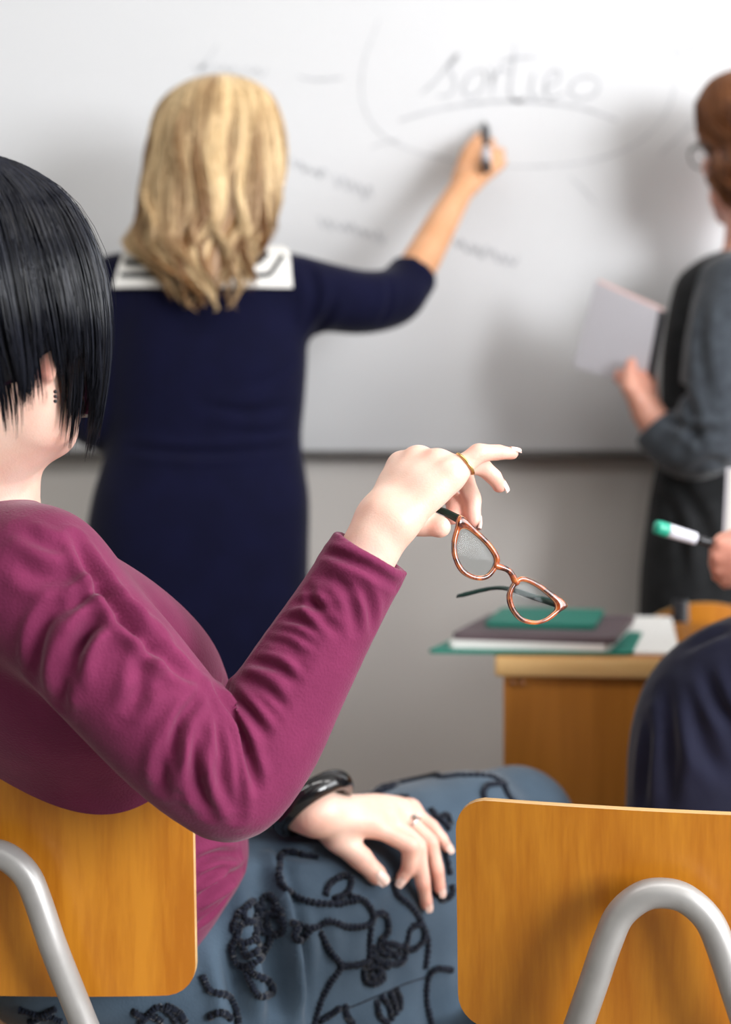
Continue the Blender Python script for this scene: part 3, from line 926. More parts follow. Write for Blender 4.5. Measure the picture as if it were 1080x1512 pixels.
# sweater: torso, both sleeves
def q4(px, py, d, r): return (*PA(px, py, d), r)
RSLEEVE = [q4(58, 872, 1.18, .057), q4(150, 965, 1.165, .0575), q4(255, 1082, 1.165, .0535), q4(318, 1140, 1.175, .0500), q4(348, 1152, 1.18, .0475), q4(390, 1090, 1.19, .0490), q4(440, 1000, 1.20, .0445), q4(500, 898, 1.21, .0385), q4(549, 814, 1.215, .0360), q4(566, 785, 1.216, .0360)]
S = SDF((-0.62, 1.03, 0.50), (0.10, 1.86, 1.06), 0.0028)
rows = []
for y, cpx, d, a, b in [(728, -52, 1.25, .050, .050), (745, -44, 1.255, .075, .056), (765, -36, 1.26, .100, .060), (800, -8, 1.27, .125, .072), (850, 34, 1.285, .140, .098), (900, 66, 1.30, .146, .120), (950, 92, 1.315, .147, .134), (1000, 112, 1.335, .147, .138), (1060, 130, 1.37, .146, .136), (1130, 150, 1.425, .142, .125), (1200, 176, 1.46, .140, .122), (1270, 180, 1.465, .142, .122), (1330, 150, 1.465, .142, .118), (1388, 118, 1.47, .140, .112)]:
    p = P(cpx, y, d); rows.append((p.z, p.x, p.y, a, b))
A_ROWS = list(rows)
S.zloft(rows, -YAW1 , 0.02)
S.chain(RSLEEVE, 0.022, smooth=40)
S.ell(PA(42, 852, 1.195), (.056, .056, .056), None, 0.04)
LSH = PA(-52, 790, 1.26) + np.array((-0.085, 0.11, 0.0))
S.chain([(*LSH, .058), (-0.36, 1.52, 0.80, .052), (-0.27, 1.66, 0.70, .046), (-0.16, 1.62, 0.685, .040), q4(398, 1155, 1.562, .036), q4(428, 1178, 1.535, .036)], 0.02, smooth=34)
lc = PA(410, 1164, 1.55); ld = PA(428, 1178, 1.535) - PA(398, 1155, 1.562)
S.plane(lc, ld, lc - .055, lc + .055)
# open cuff at the raised wrist and round neckline
cu = PA(549, 814, 1.215); cdir = PA(549, 814, 1.215) - PA(500, 898, 1.21); cdir /= np.linalg.norm(cdir)
S.plane(cu, cdir + np.array((0.0, -0.1, 0)), cu - 0.06, cu + 0.06)
S.chain([(*(cu - cdir * 0.006), .0270), (*(cu + cdir * 0.03), .0285)], 0.002, cut=True)
nb = PA(-52, 722, 1.25)
S.ell(nb + np.array((0, 0, 0.012)), (.060, .060, .030), None, 0.004, cut=True)
CR = [
    # folds fanning out of the inner elbow
    ([(312, 1022), (322, 1090), (332, 1150), (352, 1205)], .0050, .0055), ([(298, 1030), (288, 1090), (292, 1150), (312, 1200)], .0055, .006),
    ([(318, 1018), (350, 1070), (366, 1120), (378, 1160)], .0045, .0050), ([(330, 1012), (368, 1050), (392, 1085)], .0045, .0045),
    ([(284, 1035), (258, 1085), (244, 1130), (240, 1165)], .0060, .005), ([(306, 1030), (304, 1090), (318, 1150), (330, 1190)], .0040, .0045),
    ([(348, 1000), (392, 1018), (420, 1045)], .0040, .004), ([(372, 975), (410, 985), (436, 1005)], .004, .0038),
    ([(396, 945), (430, 955), (455, 975)], .004, .0038), ([(418, 915), (448, 920), (470, 935)], .0038, .0032), ([(436, 890), (462, 892), (488, 902)], .0036, .003),
    ([(470, 850), (500, 860), (520, 890), (525, 930)], .0042, .003),
    # upper sleeve pulls
    ([(100, 905), (130, 880), (165, 868)], .0055, .005), ([(88, 1040), (100, 980), (125, 930), (160, 895)], .006, .006),
    ([(48, 1000), (62, 930), (95, 885)], .006, .0045), ([(180, 925), (215, 930), (250, 965)], .006, .004), ([(112, 960), (150, 925), (192, 915)], .005, .004),
    ([(20, 830), (60, 850), (110, 850)], .007, .003), ([(180, 1060), (215, 1020), (262, 995)], .006, .003),
    ([(300, 1022), (270, 1060), (262, 1110), (272, 1170)], .0042, .0042), ([(324, 1030), (342, 1100), (352, 1150), (360, 1190)], .0036, .0036), ([(336, 1006), (380, 1030), (408, 1062)], .0036, .0032),
    ([(228, 945), (210, 985), (200, 1040)], .006, .0035), ([(140, 900), (118, 960), (112, 1020)], .005, .004), ([(30, 780), (60, 800), (95, 812)], .006, .0025), ([(505, 855), (540, 880), (552, 930)], .0045, .0025), ([(455, 870), (470, 905), (500, 935)], .004, .0026), ([(385, 960), (425, 968), (450, 990)], .0035, .003), ([(405, 930), (440, 938), (462, 955)], .0035, .003),
    # arm against the chest
    ([(112, 795), (128, 830), (150, 868), (185, 915), (235, 965), (292, 1010)], .0055, .008),
    # waist folds
    ([(285, 1275), (320, 1262), (352, 1262)], .0045, .005), ([(290, 1330), (325, 1305), (360, 1282)], .005, .006), ([(290, 1300), (318, 1285), (345, 1282)], .004, .0035), ([(292, 1365), (315, 1345), (340, 1318)], .004, .003),
]
# the turned hem of the cuff
hem = cu - cdir * 0.020
hx = PA(478, 818, 1.19); 
CR.append(([(474, 814), (505, 822), (550, 842), (594, 872)], .0036, .0038))
sweater, T_SW = fabric('plum_top', S, M_SWEATER, A1, CR, 1.35)
del S

# skirt: lap and drape
HIPR = np.array((-0.175, 1.52, 0.520)); KNR = np.array((0.123, 1.715, 0.580))
HIPL = np.array((-0.10, 1.65, 0.515)); KNL = np.array((0.19, 1.80, 0.570))
S = SDF((-0.45, 1.30, 0.10), (0.34, 2.0, 0.70), 0.0048)
def drape(a, b, ra, rb, zb, flare, amp, fq, k):
    sl, X, Y, Z = S.sl((min(a[0], b[0]) - .25, min(a[1], b[1]) - .25, zb), (max(a[0], b[0]) + .25, max(a[1], b[1]) + .25, .75), 0)
    dx, dy = b[0] - a[0], b[1] - a[1]; L2 = dx * dx + dy * dy
    t = np.clip(((X - a[0]) * dx + (Y - a[1]) * dy) / L2, 0, 1)
    hx_, hy_ = X - a[0] - t * dx, Y - a[1] - t * dy
    h = np.sqrt(hx_ ** 2 + hy_ ** 2)
    za = a[2] + (b[2] - a[2]) * t; r = ra + (rb - ra) * t
    dz = Z - za
    ang = np.arctan2(hy_, hx_)
    low = np.clip(-dz, 0, 0.5)
    rr = r + flare * low + amp * np.minimum(low * 5, 1) * (np.sin(fq * t * 6.28 + 2.0 * ang + 3 * Z) + 0.6 * np.sin(2.3 * fq * t * 6.28 + 5 * ang + 1.0))
    d = np.where(dz > 0, np.sqrt(h ** 2 + dz ** 2) - r, (h - rr) * 0.9)
    d = np.maximum(d, zb - Z)
    S.put(sl, d, k)
drape(HIPR, KNR, .112, .080, 0.16, 0.10, 0.006, 3, 0.03)
drape(HIPL, KNL, .110, .078, 0.16, 0.08, 0.006, 3, 0.03)
S.ell((-0.27, 1.53, 0.53), (.16, .15, .105), None, 0.05)
SK_CR = [([(398, 1262), (416, 1320), (428, 1390), (436, 1450), (440, 1511)], .007, -.012), ([(380, 1300), (392, 1380), (404, 1450), (410, 1511)], .011, .016),
         ([(330, 1390), (344, 1450), (352, 1511)], .009, .010), ([(600, 1300), (560, 1380), (540, 1470)], .012, .004), ([(400, 1250), (440, 1262), (500, 1262)], .007, .004), ([(470, 1340), (480, 1400), (470, 1460)], .008, .003)]
skirt, T_SK = fabric('skirt', S, M_SKIRT, A1, SK_CR)
skirt['label'] = 'slate blue skirt with dark braid embroidery'
del S

# skin: head and neck, raised right hand, left hand on the lap -> one body mesh
parts1 = []
S = SDF(HD1 - np.array((.17, .16, .24)), HD1 + np.array((.15, .16, .14)), 0.0032)
head_sdf(S, HD1, RH1, 1.02)
S.chain([(*(HD1 + RH1 @ np.array((0, -.028, -.03))), .055), (*PA(-42, 620, 1.20), .0515), (*PA(-50, 690, 1.235), .053), (*PA(-54, 740, 1.25), .062)], 0.03, smooth=14)
S.chain([(*(HD1 + RH1 @ np.array((.036, .022, -.088))), .018), (*PA(-25, 665, 1.215), .034), (*PA(-38, 735, 1.245), .045)], 0.035)
parts1.append(S.nets()); del S
# right hand
RW = [q4(505, 890, 1.212, .027), q4(545, 815, 1.215, .0255), q4(556, 795, 1.215, .0255), q4(572, 768, 1.218, .026)]
R_MCP = [q4(594, 689, 1.262, .0115), q4(619, 681, 1.250, .0118), q4(648, 686, 1.236, .0112), q4(668, 700, 1.222, .0108)]
R_IDX = [q4(594, 689, 1.262, .0108), q4(655, 716, 1.305, .0095), q4(672, 742, 1.300, .0085), q4(668, 764, 1.285, .0075)]
R_MID = [q4(619, 681, 1.250, .0110), q4(684, 702, 1.284, .0100), q4(698, 738, 1.290, .0090), q4(699, 768, 1.283, .0078)]
R_RNG = [q4(648, 686, 1.236, .0108), q4(710, 687, 1.256, .0092), q4(730, 705, 1.262, .0080), q4(738, 718, 1.266, .0068)]
R_PNK = [q4(668, 700, 1.222, .0110), q4(707, 669, 1.226, .0092), q4(738, 668, 1.236, .0074), q4(757, 670, 1.242, .0060)]
R_THB = [q4(572, 765, 1.235, .017), q4(598, 770, 1.245, .0150), q4(630, 772, 1.243, .0125), q4(650, 778, 1.236, .0100)]
S = SDF(PA(480, 910, 1.23) - np.array((.02, .08, .02)), PA(790, 640, 1.26) + np.array((.02, .08, .02)), 0.0019)
hand_sdf(S, RW, .026, R_MCP, [R_IDX, R_MID, R_RNG, R_PNK], R_THB, dors=(-0.35, -0.75, 0.62))
v, f = S.nets(); v = relax(v, f, 2, 0.5); parts1.append((v, f)); del S
# left hand, resting on the skirt
def onskirt(px, py, r, lift=0.0):
    p, n = hit(T_SK, px, py)
    if n.dot(CAMP - p) < 0: n = -n
    c = p + n * (r * 0.9 + lift)
    return (*c, r)
def lj(px, py, d, r): return q4(px, py, d, r)
tipd = {k: PA(0, 0, 1)[1] for k in ()}
def depth_at(px, py):
    p, n = hit(T_SK, px, py); return p.y
dw = depth_at(455, 1215)
LWR = [q4(380, 1150, 1.56, .027), q4(425, 1180, 1.53, .0265), q4(452, 1194, 1.515, .0265), q4(470, 1200, 1.510, .0265)]
def near(px, py, r, lift): return q4(px, py, depth_at(px, py) - r - lift, r)
L_MCP = [near(546, 1217, .0120, .036), near(570, 1204, .0118, .034), near(590, 1198, .0112, .020), near(606, 1197, .0105, .006)]
L_IDX = [near(546, 1217, .0116, .036), near(606, 1248, .0102, .034), near(604, 1281, .0088, .010), near(594, 1297, .0078, .001)]
L_MID = [near(570, 1204, .0116, .034), near(618, 1250, .0100, .024), near(625, 1303, .0088, .012), near(630, 1334, .0076, .001)]
L_RNG = [near(590, 1198, .0110, .020), near(636, 1244, .0096, .016), near(646, 1286, .0084, .008), near(650, 1312, .0072, .001)]
L_PNK = [near(606, 1197, .0102, .006), near(638, 1221, .0086, .008), near(653, 1239, .0076, .004), near(660, 1250, .0066, .001)]
L_THB = [near(468, 1208, .018, .018), near(498, 1238, .0150, .014), near(534, 1268, .0132, .006), near(557, 1292, .0112, .000)]
ally = np.array(L_MCP + L_IDX + L_MID + L_RNG + L_PNK + L_THB + LWR)
S = SDF(ally[:, :3].min(0) - .04, ally[:, :3].max(0) + .04, 0.0022)
hand_sdf(S, LWR, .026, L_MCP, [L_IDX, L_MID, L_RNG, L_PNK], L_THB, dors=(0.25, -0.6, 0.8))
v, f = S.nets(); v = relax(v, f, 2, 0.5); parts1.append((v, f)); del S
# the rest of the body inside the clothes
S = SDF((-0.60, 1.08, 0.02), (0.32, 1.95, 1.05), 0.008)
S.zloft([(z_, x_, y_, a_ * .8, b_ * .8) for z_, x_, y_, a_, b_ in A_ROWS], -YAW1, 0.02)
S.chain([(*r[:3], min(r[3] * .7, .04)) for r in RSLEEVE[:-2]] + [RW[0]], 0.02, smooth=20)
S.chain([(*LSH, .040), (-0.36, 1.52, 0.80, .036), (-0.27, 1.66, 0.70, .032), (-0.16, 1.62, 0.685, .030), LWR[0]], 0.02, smooth=20)
S.chain([(*PA(-54, 740, 1.25), .050), (*PA(-30, 830, 1.275), .055)], 0.02)
S.chain([(-0.24, 1.50, 0.56, .085), (*HIPR, .080), (*KNR, .055), (0.10, 1.70, 0.36, .052), (0.08, 1.72, 0.09, .036)], 0.01, smooth=24)
S.chain([(-0.20, 1.54, 0.56, .085), (*HIPL, .080), (*KNL, .055), (0.18, 1.78, 0.36, .052), (0.17, 1.76, 0.09, .036)], 0.01, smooth=24)
parts1.append(S.nets()); del S
JNT = []
for J in (R_IDX, R_MID, R_RNG, R_PNK, L_IDX, L_MID, L_RNG, L_PNK):
    JNT += [(J[0], .35), (J[1], .62), (J[2], .6), (J[3], .85)]
for J in (R_THB, L_THB): JNT += [(J[1], .3), (J[2], .5), (J[3], .7)]
JNT += [(HD1 + RH1 @ np.array((s_ * .08, -.012, z_)), .9) for s_ in (-1, 1) for z_ in (-.045, -.018, .008)]
body1 = unify('body', parts1, 0.0023, M_SKIN, A1, JNT)
add_eyes(A1, HD1, RH1, 1.02)
for x, y in ((0.08, 1.73), (0.17, 1.77)):
    S = SDF((x - .06, y - .08, -.005), (x + .06, y + .22, .13), 0.005)
    S.chain([(x, y - .03, .038, .036), (x, y + .08, .034, .038), (x, y + .16, .028, .028)], 0.02)
    S.chain([(x, y - .02, .04, .038), (x, y - .02, .085, .037)], 0.02)
    S.plane((x, y, 0.001), (0, 0, -1), (x - .06, y - .1, -.02), (x + .06, y + .3, .01))
    v, f = S.nets(); pyd('shoe', v, f, M_SOLE, A1)
nail(A1, R_PNK, .0060, (0.2, -0.3, 1.0), .0052); nail(A1, R_RNG, .0068, (1.0, -0.2, 0.3), .0056); nail(A1, R_MID, .0078, (1.0, 0.2, 0.0))
for J, r in ((L_IDX, .0078), (L_MID, .0076), (L_RNG, .0072), (L_PNK, .0066)): nail(A1, J, r, (0.35, -0.75, 0.45))
nail(A1, L_THB, .0112, (0.35, -0.9, 0.25), .0092)
# rings
def ring(parent, c, axis, R_, r_, mt, name='ring'):
    a = Vector(axis).normalized(); u = a.orthogonal().normalized(); w = a.cross(u)
    pts = [Vector(c) + (u * math.cos(t) + w * math.sin(t)) * R_ for t in np.linspace(0, 2 * math.pi, 40, endpoint=False)]
    return tube(name, pts, r_, mt, parent, 8, closed=True)
a, b = np.array(R_PNK[0][:3]), np.array(R_PNK[1][:3])
ring(A1, a * 0.50 + b * 0.50, b - a, .0108, .0013, M_GOLD)['label'] = 'thin gold ring'
a, b = np.array(L_RNG[0][:3]), np.array(L_RNG[1][:3])
rg_ = ring(A1, a * 0.55 + b * 0.45, b - a, .0112, .0012, M_SILVER); rg_['label'] = 'silver ring with a small stone'
bm = bmesh.new(); bmesh.ops.create_icosphere(bm, subdivisions=1, radius=0.004)
bmesh.ops.translate(bm, verts=bm.verts, vec=Vector(a * 0.55 + b * 0.45) + Vector((0.001, -0.006, 0.0105)))
bmobj('stone', bm, M_SILVER, rg_)
# bangle
bc = PA(462, 1186, 1.518)
bx = (PA(516, 1142, 1.52) - PA(404, 1228, 1.52)); bx /= np.linalg.norm(bx)
bn = np.array((0.55, -0.42, -0.62)); bn -= bx * (bn @ bx); bn /= np.linalg.norm(bn); by = np.cross(bn, bx)
V, Fc = [], []
NU, NV = 72, 16
for i in range(NU):
    t = 2 * math.pi * i / NU
    rd = bx * math.cos(t) + by * math.sin(t)
    for j in range(NV):
        s_ = 2 * math.pi * j / NV
        V.append(bc + rd * (.0405 + .0085 * math.cos(s_)) + bn * (.0120 * math.sin(s_)))
        Fc.append((i * NV + j, i * NV + (j + 1) % NV, ((i + 1) % NU) * NV + (j + 1) % NV, ((i + 1) % NU) * NV + j))
pyd('bangle', V, Fc, M_BANGLE, A1)['label'] = 'thick glossy black bangle'

# embroidery cords on the skirt
CORDS = [
    [(412, 1268), (414, 1300), (432, 1320), (460, 1332), (500, 1334), (530, 1328)],
    [(412, 1268), (425, 1258), (445, 1262), (470, 1268)],
    [(480, 1322), (486, 1306), (505, 1294), (518, 1298), (512, 1318), (492, 1328)],
    [(515, 1322), (540, 1332), (550, 1352), (540, 1366), (512, 1368), (486, 1360), (462, 1370), (432, 1362)],
    [(462, 1370), (444, 1388), (436, 1380), (442, 1366)],
    [(472, 1376), (488, 1405), (502, 1426), (488, 1450), (474, 1478), (464, 1512)],
    [(500, 1426), (528, 1424), (546, 1418)],
    [(545, 1420), (545, 1385), (552, 1352), (568, 1350), (574, 1372), (562, 1392), (552, 1410)],
    [(560, 1392), (580, 1394), (598, 1396), (606, 1370), (622, 1366), (626, 1384), (612, 1400), (596, 1402)],
    [(550, 1412), (570, 1422), (592, 1420), (600, 1404)], [(556, 1402), (574, 1410), (590, 1406)],
    [(536, 1430), (540, 1448), (556, 1452), (566, 1440), (556, 1428), (540, 1430)], [(545, 1438), (552, 1444), (560, 1438)],
    [(578, 1298), (586, 1320), (606, 1338), (622, 1362), (632, 1392), (628, 1430)],
    [(668, 1432), (645, 1430), (632, 1444), (630, 1480), (638, 1512)],
    [(556, 1478), (560, 1500), (572, 1511)], [(562, 1470), (572, 1484), (578, 1506)], [(574, 1464), (582, 1482), (584, 1500)], [(584, 1460), (590, 1476), (590, 1490)],
    [(508, 1484), (512, 1500), (520, 1511)], [(470, 1508), (490, 1496), (500, 1488)],
    # flower near the waist
    [(372, 1330), (360, 1345), (368, 1362), (384, 1352), (372, 1330)], [(384, 1330), (400, 1322), (410, 1338), (396, 1352), (384, 1330)],
    [(396, 1352), (416, 1352), (420, 1374), (404, 1380), (392, 1362)], [(368, 1360), (352, 1372), (356, 1392), (374, 1388), (376, 1368)],
    [(382, 1362), (376, 1384), (388, 1402), (400, 1386), (390, 1364)], [(376, 1344), (390, 1350), (396, 1366), (380, 1370), (374, 1352)],
    [(352, 1384), (344, 1402), (352, 1424), (370, 1426), (386, 1412), (394, 1396)],
    [(362, 1428), (372, 1452), (384, 1470), (402, 1466), (400, 1452), (380, 1440), (366, 1428)],
    [(366, 1338), (352, 1352), (346, 1372), (358, 1376)], [(404, 1340), (418, 1346), (414, 1362)], [(388, 1340), (380, 1356), (388, 1376), (402, 1374)], [(360, 1398), (366, 1412), (380, 1404)],
    [(562, 1384), (570, 1400), (586, 1412)], [(548, 1396), (556, 1418), (574, 1428)], [(546, 1426), (560, 1432), (566, 1446)],
    # around the knee
    [(548, 1176), (570, 1160), (600, 1148), (640, 1142), (652, 1149), (680, 1146), (720, 1147), (742, 1156)],
    [(560, 1172), (580, 1164), (596, 1150)], [(720, 1192), (714, 1174), (722, 1160), (746, 1160)], [(744, 1162), (752, 1178), (768, 1192)],
    [(575, 1182), (598, 1178), (602, 1184)], [(636, 1196), (648, 1208), (660, 1204), (666, 1218)], [(640, 1204), (654, 1214), (664, 1226)], [(655, 1250), (660, 1272), (664, 1290)],
    [(640, 1316), (654, 1328), (668, 1318), (666, 1306)],
    # lower left, below the backrest
    [(300, 1440), (312, 1462), (338, 1472), (350, 1496), (352, 1511)], [(310, 1500), (326, 1494), (340, 1504)],
    [(196, 1492), (214, 1500), (234, 1486), (252, 1496), (262, 1510)], [(206, 1511), (222, 1498), (240, 1508)], [(30, 1490), (60, 1498), (84, 1488)], [(44, 1508), (70, 1500), (92, 1508)],
    [(244, 1484), (262, 1492), (274, 1508)],
]
for c in CORDS:
    L_, N_ = ontree(T_SK, c, 16 * len(c), 0.0014)
    if len(L_) < 6: continue
    j = [p + n * random.uniform(-.0004, .0006) for p, n in zip(L_, N_)]
    rr = np.array([.0031 + .0011 * math.sin(i * 1.55) + random.uniform(-.0005, .0005) for i in range(len(j))])
    tube('embroidery_cord', j, rr, M_CORD, skirt, 7)
# stitched seam across the skirt
L_, N_ = ontree(T_SK, [(470, 1506), (540, 1478), (600, 1452), (640, 1440)], 40, 0.0004)
if len(L_) > 4: tube('seam', L_, .0009, M_CORD, skirt, 5)

# black bob
def bobrow(z, rx, ry, cy): 
    c = HD1 + RH1 @ np.array((0, cy, z)); return (c, RH1 @ np.array((rx, 0, 0)), RH1 @ np.array((0, ry, 0)))
BOB = hair_rings([bobrow(.133, .002, .002, -.03), bobrow(.130, .030, .034, -.028), bobrow(.118, .062, .070, -.022), bobrow(.092, .089, .098, -.016), bobrow(.055, .104, .113, -.012), bobrow(.015, .111, .118, -.010), bobrow(-.025, .110, .114, -.006), bobrow(-.06, .101, .104, .002), bobrow(-.095, .090, .094, .006), bobrow(-.13, .078, .086, .008)], 80)
def zfrac(z):   # loft parameter at local height z
    zs = (BOB[:, :3] - HD1) @ RH1[:, 2]
    return np.interp(-z, -zs, np.linspace(0, 1, len(zs)))
def bob_end(ph):
    d = np.degrees(ph) % 360
    zt = np.interp(d, [0, 10, 18, 30, 44, 62, 75, 105, 118, 140, 180, 215, 270, 310, 335, 346, 360], [-.036, -.040, -.082, -.100, -.106, -.085, .035, .035, -.09, -.105, -.085, -.074, -.080, -.074, -.064, -.044, -.036])
    return zfrac(zt)
hb = hair_shell('hair', BOB, lambda p: bob_end(p) * .95, M_HAIR_BLACK, A1, 0.955, lump=0.006, seed=4)
hair_strands('hair_strands', BOB, bob_end, M_HAIR_BLACK, hb, 9500, 14, .00055, 220, .040, wave=.03, wfreq=1.2, lift=(.945, 1.012), s0=(0.0, .55), tip=.035, seed=5)
hair_strands('hair_flyaways', BOB, lambda p: bob_end(p) * .8, M_HAIR_BLACK, hb, 260, 12, .00022, 130, .08, wave=.10, wfreq=1.0, lift=(1.0, 1.045), s0=(0.0, .5), tip=.08, seed=6)
# wisps before the ear and at the nape
hair_strands('hair_wisps', BOB, lambda p: zfrac(-.092) + 0 * p, M_HAIR_BLACK, hb, 150, 12, .0004, 14, .03, lift=(.80, .92), s0=(.5, .7), tip=.03, seed=8, phis=(math.radians(4), math.radians(26)), tighten=.8)
hair_strands('hair_wisps', BOB, lambda p: zfrac(-.084) + 0 * p, M_HAIR_BLACK, hb, 500, 12, .0004, 60, .03, lift=(.74, .9), s0=(.5, .7), tip=.03, seed=9, phis=(math.radians(230), math.radians(335)), tighten=.8)
# drop earring
ec = HD1 + RH1 @ np.array((.082, .0, -.064))
for k in range(3):
    bm = bmesh.new(); bmesh.ops.create_icosphere(bm, subdivisions=2, radius=.0016)
    bmesh.ops.translate(bm, verts=bm.verts, vec=Vector(ec) + Vector((0, 0, -.0038 * k)))
    bmobj('earring_bead', bm, M_BLACKP, A1, True)

# ------------------------------------------------------------------ eyeglasses in the raised hand
GL = empty('eyeglasses', P(742, 850, 1.26))
tag(GL, 'tortoiseshell cat-eye eyeglasses hanging from raised hand', 'eyeglasses')
c1_, c2_ = PA(702, 819, 1.243), PA(784, 887, 1.262)
gx = c2_ - c1_; dist = np.linalg.norm(gx); gx /= dist
gt = PA(690, 876, 1.375) - PA(822, 896, 1.262); gt /= np.linalg.norm(gt)     # temple direction
gn = -gt - gx * (-gt @ gx); gn /= np.linalg.norm(gn)
gn = gn * 0.75 + np.array((0.15, -1.0, 0.1)) * 0.25; gn -= gx * (gn @ gx); gn /= np.linalg.norm(gn)
gy = np.cross(gn, gx)
if gy[2] < 0: gy = -gy
PXM = 1.25 / F
OUT = [(-37, 17), (-12, 28), (22, 31), (47, 33), (56, 29), (50, 15), (42, -6), (26, -25), (2, -35), (-24, -29), (-39, -12)]
INN = [(-31, 12), (-10, 21), (18, 23), (34, 21), (41, 15), (40, 6), (33, -10), (21, -21), (1, -28), (-20, -23), (-33, -9)]
def closed(pts, n):
    pts = np.array(pts, float); m = len(pts)
    ex = np.vstack([pts[-2:], pts, pts[:3]])
    q = catmull(ex, (m + 4) * n + 1)
    return q[2 * n:(m + 2) * n]
n_ = 8
o_, i_ = closed(OUT, n_), closed(INN, n_)
th = .0021
def G(c, x, y, zz, sgn): return c + gx * (x * PXM * sgn) + gy * (y * PXM) + gn * zz
for c, sgn, first in ((c1_, -1, True), (c2_, 1, False)):
    V, Fc = [], []
    m = len(o_)
    for k in range(m):
        ou, inn = o_[k], i_[k]
        mo = ou * .94 + inn * .06; mi = inn * .94 + ou * .06
        for (p, zz) in ((ou, -th * .6), (ou, th * .6), (mo, th), (mi, th), (inn, th * .5), (inn, -th * .5), (mi, -th), (mo, -th)):
            V.append(G(c, p[0], p[1], zz, sgn))
    for k in range(m):
        for j in range(8):
            Fc.append((k * 8 + j, k * 8 + (j + 1) % 8, ((k + 1) % m) * 8 + (j + 1) % 8, ((k + 1) % m) * 8 + j))
    rim = pyd('rim', V, Fc, M_TORT, GL)
    rim.data.materials.append(M_TORT_EDGE)
    rim.data.polygons.foreach_set('material_index', [1 if j % 8 in (1, 3) else 0 for j in range(len(Fc))])
    bm = bmesh.new(); bm.from_mesh(rim.data); bmesh.ops.recalc_face_normals(bm, faces=bm.faces); bm.to_mesh(rim.data); bm.free()
    # lens: slightly domed disc with thickness
    V = []; Fc = []
    NR = 6
    for lay in (0, 1):
        for q in range(NR):
            t = (q + 1) / NR * 1.02
            for k in range(m): V.append(G(c, i_[k][0] * t, i_[k][1] * t, .0009 - .0006 * t * t - .0014 * lay, sgn))
    for lay in (0, 1):
        b0 = lay * NR * m
        Fc.append(tuple(range(b0, b0 + m)) if lay else tuple(range(b0, b0 + m))[::-1])
        for q in range(NR - 1):
            for k in range(m):
                a = b0 + q * m + k; b = b0 + q * m + (k + 1) % m
                Fc.append((a, b, b + m, a + m))
    for k in range(m):
        a = (NR - 1) * m + k; b = (NR - 1) * m + (k + 1) % m
        Fc.append((a, b, b + NR * m, a + NR * m))
    pyd('lens', V, Fc, M_LENS, GL)
# bridge
bpts = [G(c1_, -34, 6, 0, -1), (c1_ + c2_) / 2 + gy * 13 * PXM + gn * .002, G(c2_, -34, 6, 0, 1)]
tube('bridge', catmull(bpts, 16), np.array([.0034 - .0008 * math.sin(math.pi * i / 15) for i in range(16)]), M_TORT, GL, 10)
# temples
tipB = G(c2_, 50, 27, -.001, 1); tipA = G(c1_, 50, 27, -.001, -1)
def temple(p0, p1, p2, p3):
    q = catmull([p0, p1, p2, p3], 40)
    side = np.cross(gt, gy); side /= np.linalg.norm(side)
    V, Fc = [], []
    for i, c in enumerate(q):
        t = i / 39
        h = .0042 * (1 - .45 * min(1, t * 1.6)) if t < .75 else .0027 * (1 + .2 * (t - .75) * 4)
        if t > .96: h *= .75
        w = .0011
        for k in range(8):
            a = 2 * math.pi * k / 8 + math.pi / 8
            V.append(c + gy * (h * math.cos(a)) + side * (w * 1.1 * math.sin(a)))
        if i:
            for k in range(8): Fc.append(((i - 1) * 8 + k, (i - 1) * 8 + (k + 1) % 8, i * 8 + (k + 1) % 8, i * 8 + k))
    Fc.append(tuple(range(8))[::-1]); Fc.append(tuple(range(39 * 8, 40 * 8)))
    return pyd('temple', V, Fc, M_TEMPLE, GL)
tb = [tipB, PA(790, 882, 1.30), PA(738, 868, 1.355), PA(676, 880, 1.385)]
temple(*tb)
dA = tipA - tipB
temple(tipA, tipA + (tb[1] - tipB) * .9 + np.array((0, 0, .004)), tipA + (tb[2] - tipB) * .9, tipA + (tb[3] - tipB) * .9)
for p in (tipA, tipB):
    box('hinge', Vector(p) + Vector(gt) * .003, (.003, .005, .004), M_SILVER, GL)

# ------------------------------------------------------------------ blond person writing on the board
B1 = empty('person', (-0.27, 2.42, 0))
tag(B1, 'blond person in navy dress with striped sailor collar writing on the whiteboard', 'person')
TD = 2.40
S = SDF((-0.58, 2.18, 0.44), (0.14, 2.68, 1.40), 0.0058)
rows = []
for y, cpx, a, b in [(366, 306, .060, .052), (372, 306, .100, .060), (382, 305, .138, .070), (400, 304, .156, .085), (440, 306, .163, .098), (520, 307, .168, .108), (590, 305, .166, .106), (640, 303, .163, .104), (668, 302, .166, .108), (700, 300, .174, .116), (740, 297, .183, .125), (800, 293, .187, .130), (900, 293, .184, .128), (1000, 295, .172, .120), (1120, 297, .160, .112), (1165, 297, .158, .112)]:
    p = P(cpx, y, TD); rows.append((p.z, p.x, TD, a, b))
B_ROWS = list(rows)
S.zloft(rows, 0.0, 0.02, pw=2.3)
S.chain([q4(425, 428, TD, .060), q4(470, 436, 2.40, .058), q4(530, 446, 2.42, .055), q4(578, 440, 2.45, .051), q4(600, 420, 2.475, .046), q4(614, 400, 2.49, .044)], 0.035, smooth=24)
e = PA(612, 403, 2.488); ed = PA(690, 268, 2.62) - PA(596, 430, 2.47); ed /= np.linalg.norm(ed)
S.plane(e, ed, e - .07, e + .07)
S.chain([q4(178, 425, TD, .058), q4(150, 520, 2.40, .054), q4(136, 608, 2.40, .050), q4(160, 620, 2.46, .045), q4(200, 600, 2.56, .040)], 0.03, smooth=20)
